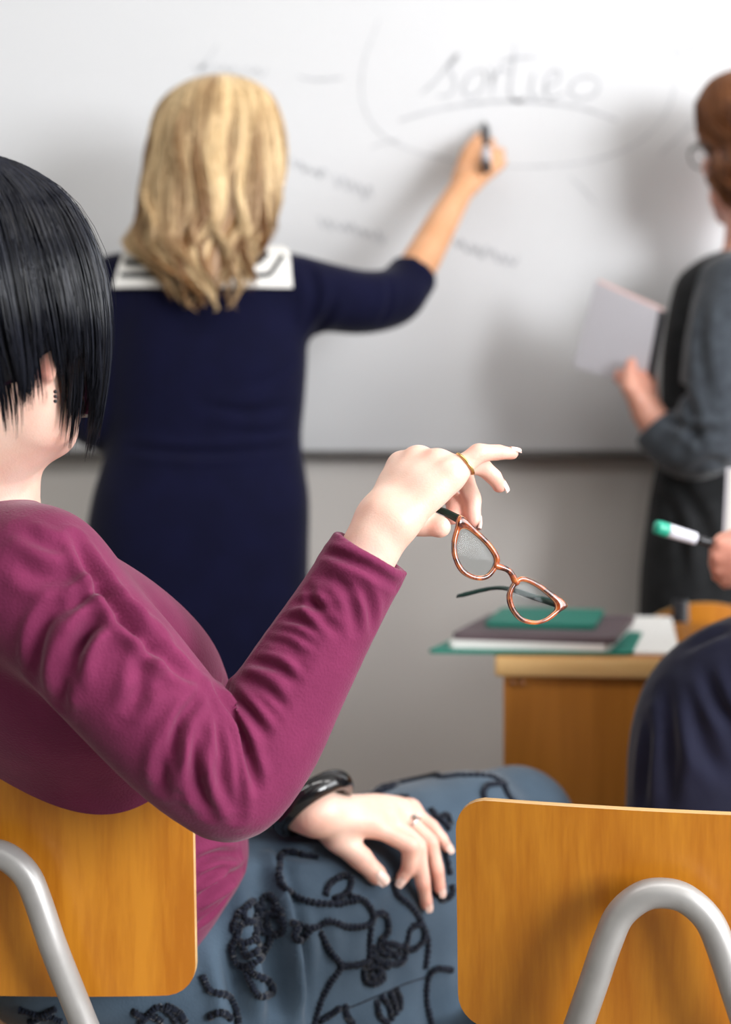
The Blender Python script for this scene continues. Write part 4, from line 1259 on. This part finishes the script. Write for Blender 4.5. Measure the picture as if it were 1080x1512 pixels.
CRB = [([(190, 662), (260, 668), (340, 668), (440, 660)], .007, .006), ([(300, 600), (370, 608), (435, 598)], .008, .004), ([(330, 640), (390, 640), (440, 632)], .006, .003),
       ([(455, 500), (480, 470), (500, 430)], .008, .005), ([(560, 480), (575, 450), (575, 410)], .006, .004), ([(455, 390), (465, 430), (458, 480)], .009, .005), ([(430, 530), (400, 560), (370, 570)], .009, .003)]
dress, T_B = fabric('dress', S, M_NAVY, B1, CRB)
del S
# sailor collar: white flap with dark bands, laid over the shoulders
def patch_on(name, T, poly_rows, off, th, mt, parent):
    V, Fc = [], []
    nr, nc = len(poly_rows), len(poly_rows[0])
    good = {}
    for lay in (0, 1):
        for i, r in enumerate(poly_rows):
            for j, (x, y) in enumerate(r):
                p, n = hit(T, x, y)
                if p is None: p, n = P(x, y, TD - .03), Vector((0, -1, 0))
                if n.dot(CAMP - p) < 0: n = -n
                V.append(p + n * (off if lay == 0 else off - th))
    k = nr * nc
    for i in range(nr - 1):
        for j in range(nc - 1):
            a = i * nc + j
            Fc.append((a, a + 1, a + nc + 1, a + nc)); Fc.append((k + a, k + a + nc, k + a + nc + 1, k + a + 1))
    rim = [j for j in range(nc)] + [i * nc + nc - 1 for i in range(1, nr)] + [(nr - 1) * nc + j for j in range(nc - 2, -1, -1)] + [i * nc for i in range(nr - 2, 0, -1)]
    for i in range(len(rim)):
        a, b = rim[i], rim[(i + 1) % len(rim)]
        Fc.append((a, b, b + k, a + k))
    return pyd(name, V, Fc, mt, parent, smooth=False)
rows_ = []
for i in range(10):
    t = i / 9
    y = 372 + (426 - 372) * t
    xl = 186 + (170 - 186) * t; xr = 425 + (431 - 425) * t
    rows_.append([(xl + (xr - xl) * j / 30, y) for j in range(31)])
collar = patch_on('sailor_collar', T_B, rows_, .010, .009, M_WHITE_CLOTH, B1)
collar['label'] = 'white sailor collar with dark bands'
TC = bvh(np.array([tuple(v.co) for v in collar.data.vertices]), [tuple(p.vertices) for p in collar.data.polygons])
for pts in ([(178, 406), (240, 407), (300, 407), (360, 407), (398, 406)], [(398, 406), (408, 392), (418, 377)],
            [(184, 388), (240, 389), (300, 389), (352, 389), (382, 388)], [(382, 388), (390, 380), (396, 374)]):
    ribbon_on('collar_band', TC, pts, 7, .003, .002, M_BLACK_CLOTH, collar, 20)
# skin: head, neck, writing arm, other forearm, legs
HD2 = PA(318, 232, 2.405); RH2 = frame(math.radians(8), math.radians(4))
partsB = []
S = SDF(HD2 - np.array((.13, .14, .22)), HD2 + np.array((.13, .16, .14)), 0.0045)
head_sdf(S, HD2, RH2, 1.0)
S.chain([(*(HD2 + RH2 @ np.array((0, -.02, -.04))), .052), (*PA(308, 372, TD), .052)], 0.03)
partsB.append(S.nets()); del S
BW = [q4(596, 428, 2.472, .036), q4(625, 380, 2.515, .0335), q4(655, 325, 2.565, .029), q4(678, 285, 2.60, .0245), q4(688, 268, 2.615, .0235)]
B_MCP = [q4(700, 214, 2.668, .012), q4(716, 220, 2.664, .012), q4(729, 228, 2.656, .0115), q4(737, 240, 2.646, .011)]
B_IDX = [q4(700, 214, 2.668, .0110), q4(706, 203, 2.690, .0098), q4(713, 206, 2.705, .0088), q4(716, 214, 2.700, .008)]
B_MID = [q4(716, 220, 2.664, .0110), q4(726, 210, 2.690, .0098), q4(726, 220, 2.705, .0088), q4(720, 228, 2.698, .008)]
B_RNG = [q4(729, 228, 2.656, .0108), q4(740, 224, 2.680, .0095), q4(738, 234, 2.696, .0086), q4(728, 240, 2.690, .008)]
B_PNK = [q4(737, 240, 2.646, .0100), q4(743, 238, 2.668, .0086), q4(738, 248, 2.682, .0078), q4(730, 252, 2.676, .007)]
B_THB = [q4(684, 250, 2.640, .015), q4(690, 228, 2.660, .0132), q4(698, 220, 2.682, .0110), q4(708, 222, 2.692, .0092)]
S = SDF(PA(590, 450, 2.50) - .05, PA(760, 180, 2.72) + .04, 0.0026)
hand_sdf(S, BW, .026, B_MCP, [B_IDX, B_MID, B_RNG, B_PNK], B_THB)
v, f = S.nets(); partsB.append((relax(v, f, 1), f)); del S
S = SDF((-0.52, 2.42, 0.98), (-0.18, 2.76, 1.30), 0.0035)
BL_W = [q4(190, 605, 2.54, .034), q4(215, 590, 2.61, .026), q4(222, 582, 2.635, .024)]
bw = np.array(BL_W[-1][:3])
BLm = [(*(bw + np.array((-.03 + .02 * i, .070 - .004 * abs(i - 1), .02))), .0115) for i in range(4)]
BLf = [[m, (m[0], m[1] + .012, m[2] - .034, .0098), (m[0] + .004, m[1] - .008, m[2] - .052, .0088), (m[0] + .006, m[1] - .026, m[2] - .050, .0078)] for m in BLm]
hand_sdf(S, BL_W, .025, BLm, BLf, [(*(bw + np.array((.016, .018, .004))), .015), (*(bw + np.array((.040, .040, .0))), .0125), (*(bw + np.array((.046, .066, -.010))), .0105), (*(bw + np.array((.038, .086, -.016))), .009)])
partsB.append(S.nets()); del S
S = SDF((-0.52, 2.25, 0.02), (-0.05, 2.60, 0.62), 0.0065)
for s in (-1, 1):
    S.chain([(-.275 + s * .085, TD, .58, .072), (-.275 + s * .082, TD + .01, .46, .058), (-.275 + s * .08, TD - .015, .30, .056), (-.275 + s * .08, TD, .08, .036)], 0.01, smooth=16)
partsB.append(S.nets()); del S
S = SDF((-0.52, 2.22, 0.42), (0.14, 2.62, 1.40), 0.009)
S.zloft([(z_, x_, y_, a_ * .85, b_ * .85) for z_, x_, y_, a_, b_ in B_ROWS], 0.0, 0.02)
S.chain([q4(420, 428, TD, .045), q4(530, 446, 2.42, .042), q4(578, 440, 2.45, .038), BW[0]], .02, smooth=14)
S.chain([q4(178, 425, TD, .045), q4(150, 520, 2.40, .042), q4(136, 608, 2.40, .038), q4(160, 620, 2.46, .036), BL_W[0]], .02, smooth=14)
S.chain([(*PA(308, 365, TD), .050), (*PA(306, 430, TD), .06)], .02)
partsB.append(S.nets()); del S
unify('body', partsB, 0.0036, M_SKIN_TAN, B1)
add_eyes(B1, HD2, RH2)
for s in (-1, 1):
    x, y = -.275 + s * .08, TD
    S = SDF((x - .06, y - .08, -.005), (x + .06, y + .22, .13), 0.005)
    S.chain([(x, y - .03, .038, .036), (x, y + .08, .034, .038), (x, y + .16, .028, .028)], 0.02)
    S.chain([(x, y, .04, .038), (x, y, .085, .039)], 0.02)
    S.plane((x, y, 0.001), (0, 0, -1), (x - .06, y - .1, -.02), (x + .06, y + .3, .01))
    v, f = S.nets(); pyd('shoe', v, f, M_SOLE, B1)
# blond shoulder-length hair
def wrow(y, cpx, hw, d, ry): return (PA(cpx, y, d), np.array((hw / F * d, 0, 0)), np.array((0, ry, 0)))
BLD = hair_rings([wrow(114, 328, 3, 2.40, .004), wrow(117, 328, 28, 2.40, .035), wrow(129, 327, 58, 2.40, .066), wrow(150, 325, 82, 2.40, .094), wrow(185, 322, 95, 2.395, .112), wrow(230, 317, 100, 2.39, .120), wrow(280, 312, 101, 2.38, .118), wrow(328, 303, 97, 2.365, .108), wrow(362, 288, 92, 2.342, .090), wrow(392, 292, 73, 2.322, .068), wrow(422, 302, 60, 2.305, .050), wrow(450, 304, 46, 2.297, .036)], 90)
def bld_end(ph):
    d = np.degrees(ph) % 360
    return np.interp(d, [0, 40, 60, 75, 105, 120, 140, 180, 200, 225, 250, 275, 300, 320, 340, 360], [.80, .78, .6, .30, .30, .6, .78, .80, .80, .88, .97, 1.0, .97, .90, .80, .80])
hs = hair_shell('hair', BLD, lambda p: bld_end(p) * .96, M_HAIR_BLOND, B1, .92, lump=.045, seed=11)
hair_strands('hair_strands', BLD, bld_end, M_HAIR_BLOND, hs, 6500, 20, .0011, 85, .070, wave=.26, wfreq=2.4, lift=(.90, 1.015), s0=(0, .4), tip=.055, seed=12, tighten=.8, flip=.42, colf=lambda p: .16 * np.cos(p - 5.5), grad=.42, cstd=.36)  # grad darkens the tips: golden-brown ends with some shade painted in

# marker in that hand
def pen(name, p0, p1, segs, label, cat, group=None):
    """segs: (t0, t1, r0, r1, material, part name)"""
    root = empty(name, p0); tag(root, label, cat, group)
    p0, p1 = np.array(p0), np.array(p1)
    for t0, t1, r0, r1, m, nm in segs:
        n = 6
        pts = [p0 + (p1 - p0) * (t0 + (t1 - t0) * i / (n - 1)) for i in range(n)]
        tube(nm, pts, np.linspace(r0, r1, n), m, root, 14)
    return root
pen('marker', P(719, 250, 2.588), P(716, 180, 2.738), [(0, .12, .0085, .0085, M_BLACKP, 'end_cap'), (.12, .40, .009, .009, M_GREYP, 'label_band'), (.40, .84, .009, .009, M_BLACKP, 'barrel'), (.84, .93, .0065, .005, M_BLACKP, 'nose'), (.93, 1.0, .003, .002, M_BLACKP, 'tip')], 'black whiteboard marker held against the board by the blond person', 'marker')

# ------------------------------------------------------------------ standing person in grey cardigan
C1 = empty('person', (0.66, 2.52, 0))
DO, KC = 0.33, 2.58 / 2.25
def qc(px, py, d, r): return q4(px, py, d + DO, r * KC)
def pc(px, py, d): return PA(px, py, d + DO)
tag(C1, 'standing person with auburn curls and charcoal cardigan holding a pale notebook', 'person')
S = SDF((0.38, 2.30, 0.34), (1.0, 2.80, 1.48), 0.0065)
rows = []
for y, cpx, a, b in [(372, 1108, .055, .050), (384, 1108, .085, .060), (410, 1108, .122, .075), (450, 1106, .134, .09), (520, 1100, .138, .100), (600, 1098, .138, .105), (680, 1096, .142, .110), (760, 1094, .155, .120), (850, 1092, .165, .125), (960, 1092, .168, .125), (1100, 1092, .165, .12), (1240, 1092, .16, .12)]:
    p = P(cpx, y, 2.58); rows.append((p.z, p.x, 2.58, a * KC, b * KC * .85))
C_ROWS = list(rows)
S.zloft(rows, math.radians(20), 0.02, pw=2.2)
dressC, T_C = fabric('dress', S, M_CHARCOAL, C1, [([(960, 720), (1000, 760), (1010, 850)], .01, .006), ([(990, 700), (1040, 780), (1050, 880)], .012, .006)])
del S
S = SDF((0.40, 2.26, 0.64), (1.04, 2.80, 1.48), 0.006)
rows = []
for y, cpx, a, b in [(376, 1112, .075, .055), (400, 1114, .118, .075), (440, 1116, .136, .090), (520, 1118, .142, .104), (600, 1120, .142, .110), (690, 1122, .150, .118), (760, 1124, .160, .125), (830, 1126, .168, .128)]:
    p = P(cpx + 16, y, 2.58); rows.append((p.z, p.x, 2.58, a * KC, b * KC * .85))
S.zloft(rows, math.radians(20), 0.02, pw=2.2)
S.chain([qc(1096, 432, 2.16, .064), qc(1074, 500, 2.12, .061), qc(1062, 580, 2.10, .058), qc(1050, 640, 2.10, .055), qc(1020, 660, 2.11, .049), qc(985, 645, 2.13, .042), qc(966, 626, 2.145, .036)], 0.03, smooth=30)
S.chain([(0.842, 2.615, 1.315, .064), (0.872, 2.60, 1.17, .058), (0.880, 2.585, 1.02, .052), (0.872, 2.55, 0.90, .044), (0.862, 2.52, 0.80, .037)], 0.03, smooth=24)
e = pc(968, 628, 2.143); ed = pc(948, 600, 2.15) - pc(985, 645, 2.13)
S.plane(e, ed, e - .06, e + .06)
cardigan, T_CA = fabric('cardigan', S, M_CARDIGAN, C1, [([(1000, 668), (1030, 640), (1070, 640)], .008, .008), ([(985, 620), (1010, 630), (1040, 655)], .008, .007), ([(1020, 700), (1050, 680), (1075, 690)], .008, .005), ([(1000, 560), (1020, 600), (1030, 650)], .009, .006), ([(1008, 480), (1000, 540), (1005, 600)], .009, .006), ([(1040, 440), (1036, 520), (1048, 590)], .010, .005)])
del S
HD3 = PA(1112, 222, 2.57); RH3 = frame(math.radians(-20), 0.0)
partsC = []
S = SDF(HD3 - np.array((.13, .14, .24)), HD3 + np.array((.13, .15, .14)), 0.0045)
head_sdf(S, HD3, RH3)
S.chain([(*(HD3 + RH3 @ np.array((0, -.02, -.04))), .050), (*pc(1110, 390, 2.25), .052)], 0.03)
partsC.append(S.nets()); del S
CW = [qc(1002, 653, 2.12, .026), qc(968, 626, 2.143, .026), qc(956, 608, 2.15, .0245)]
C_MCP = [qc(930, 566, 2.135, .012), qc(938, 560, 2.150, .0122), qc(948, 558, 2.163, .0118), qc(958, 560, 2.176, .011)]
C_IDX = [qc(930, 566, 2.135, .011), qc(916, 560, 2.165, .0098), qc(914, 548, 2.182, .0088), qc(918, 536, 2.186, .008)]
C_MID = [qc(938, 560, 2.150, .011), qc(924, 550, 2.180, .0098), qc(924, 536, 2.190, .0088), qc(930, 524, 2.190, .008)]
C_RNG = [qc(948, 558, 2.163, .0108), qc(938, 544, 2.188, .0096), qc(938, 530, 2.194, .0086), qc(944, 520, 2.192, .008)]
C_PNK = [qc(958, 560, 2.176, .010), qc(952, 544, 2.196, .0088), qc(952, 532, 2.200, .008), qc(956, 524, 2.196, .007)]
C_THB = [qc(944, 592, 2.135, .016), qc(930, 572, 2.125, .0135), qc(930, 552, 2.135, .0112), qc(933, 536, 2.142, .009)]
S = SDF(np.array((0.40, 2.36, 0.98)), np.array((0.64, 2.62, 1.26)), 0.0028)
hand_sdf(S, CW, .025, C_MCP, [C_IDX, C_MID, C_RNG, C_PNK], C_THB)
v, f = S.nets(); partsC.append((relax(v, f, 1), f)); del S
S = SDF((0.44, 2.40, 0.02), (0.94, 2.74, 0.62), 0.0065)
for s in (-1, 1):
    S.chain([(.684 + s * .08, 2.57, .58, .07), (.684 + s * .078, 2.58, .46, .058), (.684 + s * .075, 2.555, .30, .055), (.684 + s * .075, 2.56, .08, .036)], 0.01, smooth=16)
partsC.append(S.nets()); del S
S = SDF((0.78, 2.40, 0.58), (0.94, 2.62, 0.90), 0.003)
hw = np.array((0.860, 2.512, 0.765))
hm = [(*(hw + np.array((-.006 + .004 * i, .030 - .020 * i, -.078 + .003 * abs(i - 1)))), .0115) for i in range(4)]
hf = [[m, (m[0] - .004, m[1] - .004, m[2] - .036, .0098), (m[0] - .014, m[1] - .006, m[2] - .058, .0088), (m[0] - .026, m[1] - .006, m[2] - .072, .0078)] for m in hm]
hand_sdf(S, [(0.866, 2.53, 0.84, .027), (0.862, 2.52, 0.80, .025), (*hw, .024)], .025, hm, hf, [(*(hw + np.array((-.006, .018, -.018))), .015), (*(hw + np.array((-.018, .036, -.045))), .0125), (*(hw + np.array((-.026, .042, -.070))), .0105), (*(hw + np.array((-.030, .040, -.090))), .009)])
partsC.append(S.nets()); del S
S = SDF((0.42, 2.30, 0.38), (1.04, 2.78, 1.46), 0.009)
S.zloft([(z_, x_, y_, a_ * .85, b_ * .85) for z_, x_, y_, a_, b_ in C_ROWS], math.radians(20), 0.02)
S.chain([qc(1096, 432, 2.16, .045), qc(1064, 580, 2.10, .040), qc(1050, 640, 2.10, .034), qc(1020, 660, 2.11, .030), CW[0]], .02, smooth=14)
S.chain([(0.842, 2.615, 1.30, .045), (0.880, 2.585, 1.02, .038), (0.866, 2.53, 0.84, .030)], .02, smooth=12)
S.chain([(*pc(1110, 375, 2.25), .05), (*pc(1108, 440, 2.25), .06)], .02)
partsC.append(S.nets()); del S
unify('body', partsC, 0.0040, M_SKIN_ROSE, C1)
add_eyes(C1, HD3, RH3)
for s in (-1, 1):
    x, y = .684 + s * .075, 2.53
    S = SDF((x - .06, y - .08, -.005), (x + .06, y + .22, .13), 0.005)
    S.chain([(x, y - .03, .038, .036), (x, y + .08, .034, .038), (x, y + .16, .028, .028)], 0.02)
    S.chain([(x, y, .04, .038), (x, y, .085, .039)], 0.02)
    S.plane((x, y, 0.001), (0, 0, -1), (x - .06, y - .1, -.02), (x + .06, y + .3, .01))
    v, f = S.nets(); pyd('shoe', v, f, M_SOLE, C1)
AUB = hair_rings([wrow(106, 1104, 3, 2.560, .004), wrow(109, 1104, 34, 2.560, .045), wrow(122, 1105, 58, 2.560, .078), wrow(148, 1106, 72, 2.560, .102), wrow(182, 1106, 72, 2.560, .118), wrow(208, 1106, 60, 2.555, .112), wrow(228, 1106, 50, 2.550, .098), wrow(256, 1108, 56, 2.545, .10), wrow(285, 1110, 48, 2.545, .085), wrow(305, 1110, 34, 2.545, .06)], 70)
def aub_end(ph):
    d = np.degrees(ph) % 360
    return np.interp(d, [0, 40, 60, 75, 105, 120, 140, 180, 230, 270, 310, 360], [.82, .7, .45, .35, .35, .52, .78, .90, 1.0, 1.0, 1.0, .82])
hs3 = hair_shell('hair', AUB, aub_end, M_HAIR_AUBURN, C1, .95, lump=.06, seed=21)
hair_strands('hair_strands', AUB, aub_end, M_HAIR_AUBURN, hs3, 3200, 18, .0013, 60, .10, wave=.38, wfreq=3.0, lift=(.92, 1.02), s0=(0, .5), tip=.05, seed=22, tighten=.8, flip=.15)
# eyeglasses worn: temple and rim past the hair
gc = lambda x, y, zz: Vector(HD3 + RH3 @ np.array((x, y, zz)))
eg = tube('eyeglasses', catmull([gc(-.080, -.01, .004), gc(-.079, .05, .010), gc(-.070, .098, .012)], 12), .0022, M_TEMPLE, C1, 8)
for s in (-1, 1):
    ring(C1, gc(s * .043, .108, .006), RH3 @ np.array((s * .15, 1, 0)), .022, .0018, M_TEMPLE, 'eyeglass_rim')
tube('eyeglasses', catmull([gc(.080, -.01, .004), gc(.079, .05, .010), gc(.070, .098, .012)], 12), .0022, M_TEMPLE, C1, 8)

# notebook in that hand
NB = empty('notebook', P(915, 500, 2.49)); tag(NB, 'pale grey notebook with pink page edge held up by the person in the charcoal cardigan', 'notebook')
tl, tr, br, bl = pc(880, 415, 2.19), pc(978, 459, 2.145), pc(956, 577, 2.155), pc(847, 541, 2.20)
ux = (tr - tl); uy = (bl - tl)
nn = np.cross(ux, uy); nn /= np.linalg.norm(nn)
if nn[1] > 0: nn = -nn                   # towards the viewer
def slab(name, a, b, c, d, t0, t1, m, parent):
    V = [x + nn * t0 for x in (a, b, c, d)] + [x + nn * t1 for x in (a, b, c, d)]
    bm = bmesh.new(); vv = [bm.verts.new(x) for x in V]
    bm.faces.new(vv[:4]); bm.faces.new(vv[4:][::-1])
    for i in range(4): bm.faces.new((vv[i], vv[(i + 1) % 4], vv[4 + (i + 1) % 4], vv[4 + i]))
    return bmobj(name, bm, m, parent)
ins = .004
ux_, uy_ = ux / np.linalg.norm(ux), uy / np.linalg.norm(uy)
slab('front_cover', tl, tr, br, bl, -.0015, .0015, M_GREYP, NB)
slab('pages', tl + ux_ * ins + uy_ * -.005, tr + uy_ * -.005, br - uy_ * .002, bl + ux_ * ins - uy_ * .002, -.010, -.0015, M_PINK, NB)
slab('back_cover', tl, tr, br, bl, -.013, -.010, M_BLACKP, NB)
sp = slab('spine', tr - ux_ * .005, tr + ux_ * .006, br + ux_ * .006, br - ux_ * .005, -.013, .0022, M_BLACKP, NB)

# ------------------------------------------------------------------ person seated at the right in midnight trousers
D1 = empty('person', (0.62, 1.72, 0))
tag(D1, 'seated person in midnight blue trousers with crossed legs holding a green-ended pen', 'person')
S = SDF((0.24, 1.45, 0.10), (0.95, 2.0, 0.92), 0.0055)
S.chain([(0.66, 1.70, 0.700, .118), (0.52, 1.72, 0.758, .100), (0.438, 1.735, 0.748, .084), (0.405, 1.735, 0.70, .080), (0.395, 1.73, 0.60, .078), (0.385, 1.73, 0.45, .075), (0.37, 1.74, 0.30, .068)], 0.02, smooth=30)
S.chain([(0.68, 1.775, 0.60, .11), (0.50, 1.80, 0.60, .088), (0.42, 1.81, 0.585, .074), (0.42, 1.81, 0.40, .066), (0.44, 1.81, 0.12, .058)], 0.02, smooth=24)
S.ell((0.75, 1.735, 0.62), (.14, .14, .12), None, .05)
trousers, T_D = fabric('trousers', S, M_TROUSER, D1, [([(1040, 990), (1060, 1040), (1078, 1070)], .008, .007), ([(985, 1020), (990, 1100), (985, 1190)], .010, .009), ([(965, 1060), (958, 1120), (950, 1190)], .008, .007), ([(1010, 960), (1050, 940), (1078, 930)], .008, .005), ([(1020, 1030), (1040, 1100), (1070, 1150)], .01, .006)])
del S
S = SDF((0.50, 1.45, 0.62), (1.0, 2.02, 1.32), 0.006)
rows = [(z_, .78, 1.735, a, b) for z_, a, b in [(.64, .16, .12), (.75, .155, .115), (.9, .16, .115), (1.05, .175, .115), (1.13, .165, .1), (1.18, .12, .08), (1.21, .06, .055)]]
D_ROWS = list(rows)
S.zloft(rows, math.radians(70), 0.02, pw=2.2)
S.chain([(.76, 1.60, 1.10, .055), (.70, 1.54, .93, .050), (.64, 1.60, .88, .044), (.555, 1.66, .895, .034)], .03, smooth=20)
S.chain([(.80, 1.90, 1.10, .055), (.74, 1.93, .94, .050), (.68, 1.86, .89, .044), (.62, 1.79, .89, .034)], .03, smooth=20)
fabric('jacket', S, M_TROUSER, D1); del S
partsD = []
HD4 = np.array((.76, 1.74, 1.37)); RH4 = frame(math.radians(-60), math.radians(-12))
S = SDF(HD4 - np.array((.14, .14, .22)), HD4 + np.array((.14, .14, .14)), 0.005)
head_sdf(S, HD4, RH4)
S.chain([(*(HD4 + RH4 @ np.array((0, -.02, -.04))), .050), (.78, 1.74, 1.20, .054)], 0.03)
partsD.append(S.nets()); del S
DWR = [(.575, 1.655, .893, .027), q4(1118, 818, 1.70, .025), q4(1105, 820, 1.71, .024)]
D_MCP = [q4(1088, 806, 1.690, .0118), q4(1082, 818, 1.690, .0118), q4(1082, 832, 1.694, .0112), q4(1084, 846, 1.700, .0105)]
D_IDX = [q4(1088, 806, 1.690, .0108), q4(1064, 803, 1.686, .0096), q4(1056, 812, 1.695, .0088), q4(1058, 819, 1.706, .008)]
D_MID = [q4(1082, 818, 1.690, .0108), q4(1058, 822, 1.688, .0096), q4(1055, 832, 1.700, .0088), q4(1064, 838, 1.710, .008)]
D_RNG = [q4(1082, 832, 1.694, .0105), q4(1060, 840, 1.694, .0094), q4(1060, 850, 1.706, .0085), q4(1070, 852, 1.714, .0078)]
D_PNK = [q4(1084, 846, 1.700, .0098), q4(1068, 855, 1.702, .0086), q4(1070, 862, 1.712, .0078), q4(1078, 862, 1.718, .007)]
D_THB = [q4(1102, 808, 1.715, .015), q4(1084, 796, 1.722, .0128), q4(1068, 798, 1.718, .0108), q4(1058, 804, 1.712, .009)]
S = SDF((.40, 1.62, .84), (.62, 1.78, .98), .0024)
hand_sdf(S, DWR, .025, D_MCP, [D_IDX, D_MID, D_RNG, D_PNK], D_THB)
partsD.append(S.nets()); del S
S = SDF((.28, 1.66, .02), (.50, 1.96, .36), .006)
S.chain([(.37, 1.74, .33, .045), (.355, 1.745, .22, .036)], .01)
S.chain([(.44, 1.81, .16, .04), (.44, 1.81, .07, .036)], .01)
partsD.append(S.nets()); del S
S = SDF((0.28, 1.48, 0.05), (1.0, 2.05, 1.28), 0.010)
S.zloft([(z_, x_, y_, a_ * .8, b_ * .8) for z_, x_, y_, a_, b_ in D_ROWS], math.radians(70), 0.02)
S.chain([(.76, 1.60, 1.10, .042), (.70, 1.54, .93, .038), (.64, 1.60, .88, .034), DWR[0]], .02, smooth=12)
S.chain([(.80, 1.90, 1.10, .042), (.74, 1.93, .94, .038), (.68, 1.86, .89, .032), (.63, 1.80, .89, .028)], .02, smooth=12)
S.chain([(.78, 1.74, 1.22, .05), (.78, 1.74, 1.10, .06)], .02)
S.chain([(.76, 1.74, .66, .08), (0.52, 1.72, 0.750, .070), (0.432, 1.735, 0.735, .060), (0.395, 1.73, 0.60, .055), (0.385, 1.73, 0.45, .05), (0.37, 1.74, 0.31, .040)], .02, smooth=20)
S.chain([(.76, 1.80, .66, .08), (0.50, 1.81, 0.60, .065), (0.42, 1.81, 0.585, .055), (0.42, 1.81, 0.40, .05), (0.44, 1.81, 0.12, .038)], .02, smooth=20)
partsD.append(S.nets()); del S
unify('body', partsD, 0.0042, M_SKIN_ROSE, D1)
add_eyes(D1, HD4, RH4)
for (x, y, z0, dx) in ((.44, 1.81, 0.0, -1), (.35, 1.745, .16, -1)):
    S = SDF((x - .22, y - .06, z0 - .005), (x + .08, y + .06, z0 + .12), .005)
    S.chain([(x + .03, y, z0 + .04, .038), (x - .08, y, z0 + .036, .038), (x - .16, y, z0 + .030, .028)], .02)
    S.chain([(x, y, z0 + .04, .038), (x, y, z0 + .08, .038)], .02)
    S.plane((x, y, z0 + .001), (0, 0, -1), (x - .3, y - .1, z0 - .02), (x + .1, y + .1, z0 + .01))
    v, f = S.nets(); pyd('shoe', v, f, M_SOLE, D1)
def hrow(z_, rx, ry, cy):
    c = HD4 + RH4 @ np.array((0, cy, z_)); return (c, RH4 @ np.array((rx, 0, 0)), RH4 @ np.array((0, ry, 0)))
DRK = hair_rings([hrow(.125, .002, .002, -.03), hrow(.118, .045, .05, -.025), hrow(.08, .083, .097, -.018), hrow(.03, .090, .108, -.02), hrow(-.03, .088, .10, -.025), hrow(-.08, .07, .075, -.03)], 50)
drk_end = lambda ph: np.interp(np.degrees(ph) % 360, [0, 50, 75, 105, 130, 180, 220, 270, 320, 360], [.7, .6, .4, .4, .6, .7, .9, 1, .9, .7])
hd = hair_shell('hair', DRK, drk_end, M_HAIR_AUBURN, D1, .96, lump=.015, seed=31)
hair_strands('hair_strands', DRK, drk_end, M_HAIR_AUBURN, hd, 900, 10, .0010, 60, .06, wave=.03, lift=(.94, 1.02), s0=(0, .5), tip=.03, seed=32)
# stool below that person
st = empty('stool', (0.75, 1.72, 0)); tag(st, 'round wooden stool under the person in midnight blue trousers', 'stool')
bm = bmesh.new(); bmesh.ops.create_cone(bm, cap_ends=True, segments=40, radius1=.15, radius2=.15, depth=.03)
bmesh.ops.translate(bm, verts=bm.verts, vec=(0.75, 1.72, .492)); bmobj('stool_seat', bm, M_WOOD, st, False)
for sx, sy in ((-1, -1), (1, -1), (1, 1), (-1, 1)):
    tube('leg', [(0.75 + sx * .09, 1.72 + sy * .09, .48), (0.75 + sx * .13, 1.72 + sy * .13, 0.0)], .012, M_TUBE, st, 10)
# pen and clipboard
pen('pen', P(969, 778, 1.672), P(1084, 812, 1.700), [(0, .14, .0085, .0088, M_GREENP, 'end_cap'), (.14, .50, .0085, .0075, M_WHITEP, 'barrel'), (.50, .92, .0055, .005, M_BLACKP, 'grip'), (.92, 1.0, .004, .0015, M_BLACKP, 'tip')], 'white pen with green end and dark grip held by the seated person in trousers', 'pen')
CB = empty('clipboard', P(1085, 770, 1.73)); tag(CB, 'pale grey clipboard held upright beside the green-ended pen', 'clipboard')
tl, tr, br, bl = PA(1072, 690, 1.745), PA(1220, 670, 1.69), PA(1215, 800, 1.66), PA(1066, 806, 1.725)
nn = np.cross(tr - tl, bl - tl); nn /= np.linalg.norm(nn)
if nn[1] > 0: nn = -nn
slab('board', tl, tr, br, bl, -.003, 0, M_GREYP, CB)
e1, e2 = (tr - tl) * .04, (bl - tl) * .05
slab('sheet', tl + e1 + e2, tr - e1 + e2, br - e1 - e2, bl + e1 - e2, 0, .001, M_PAPER, CB)
slab('clip', tl + (tr - tl) * .35, tl + (tr - tl) * .65, tl + (tr - tl) * .65 + e2 * 2, tl + (tr - tl) * .35 + e2 * 2, .001, .006, M_SILVER, CB)
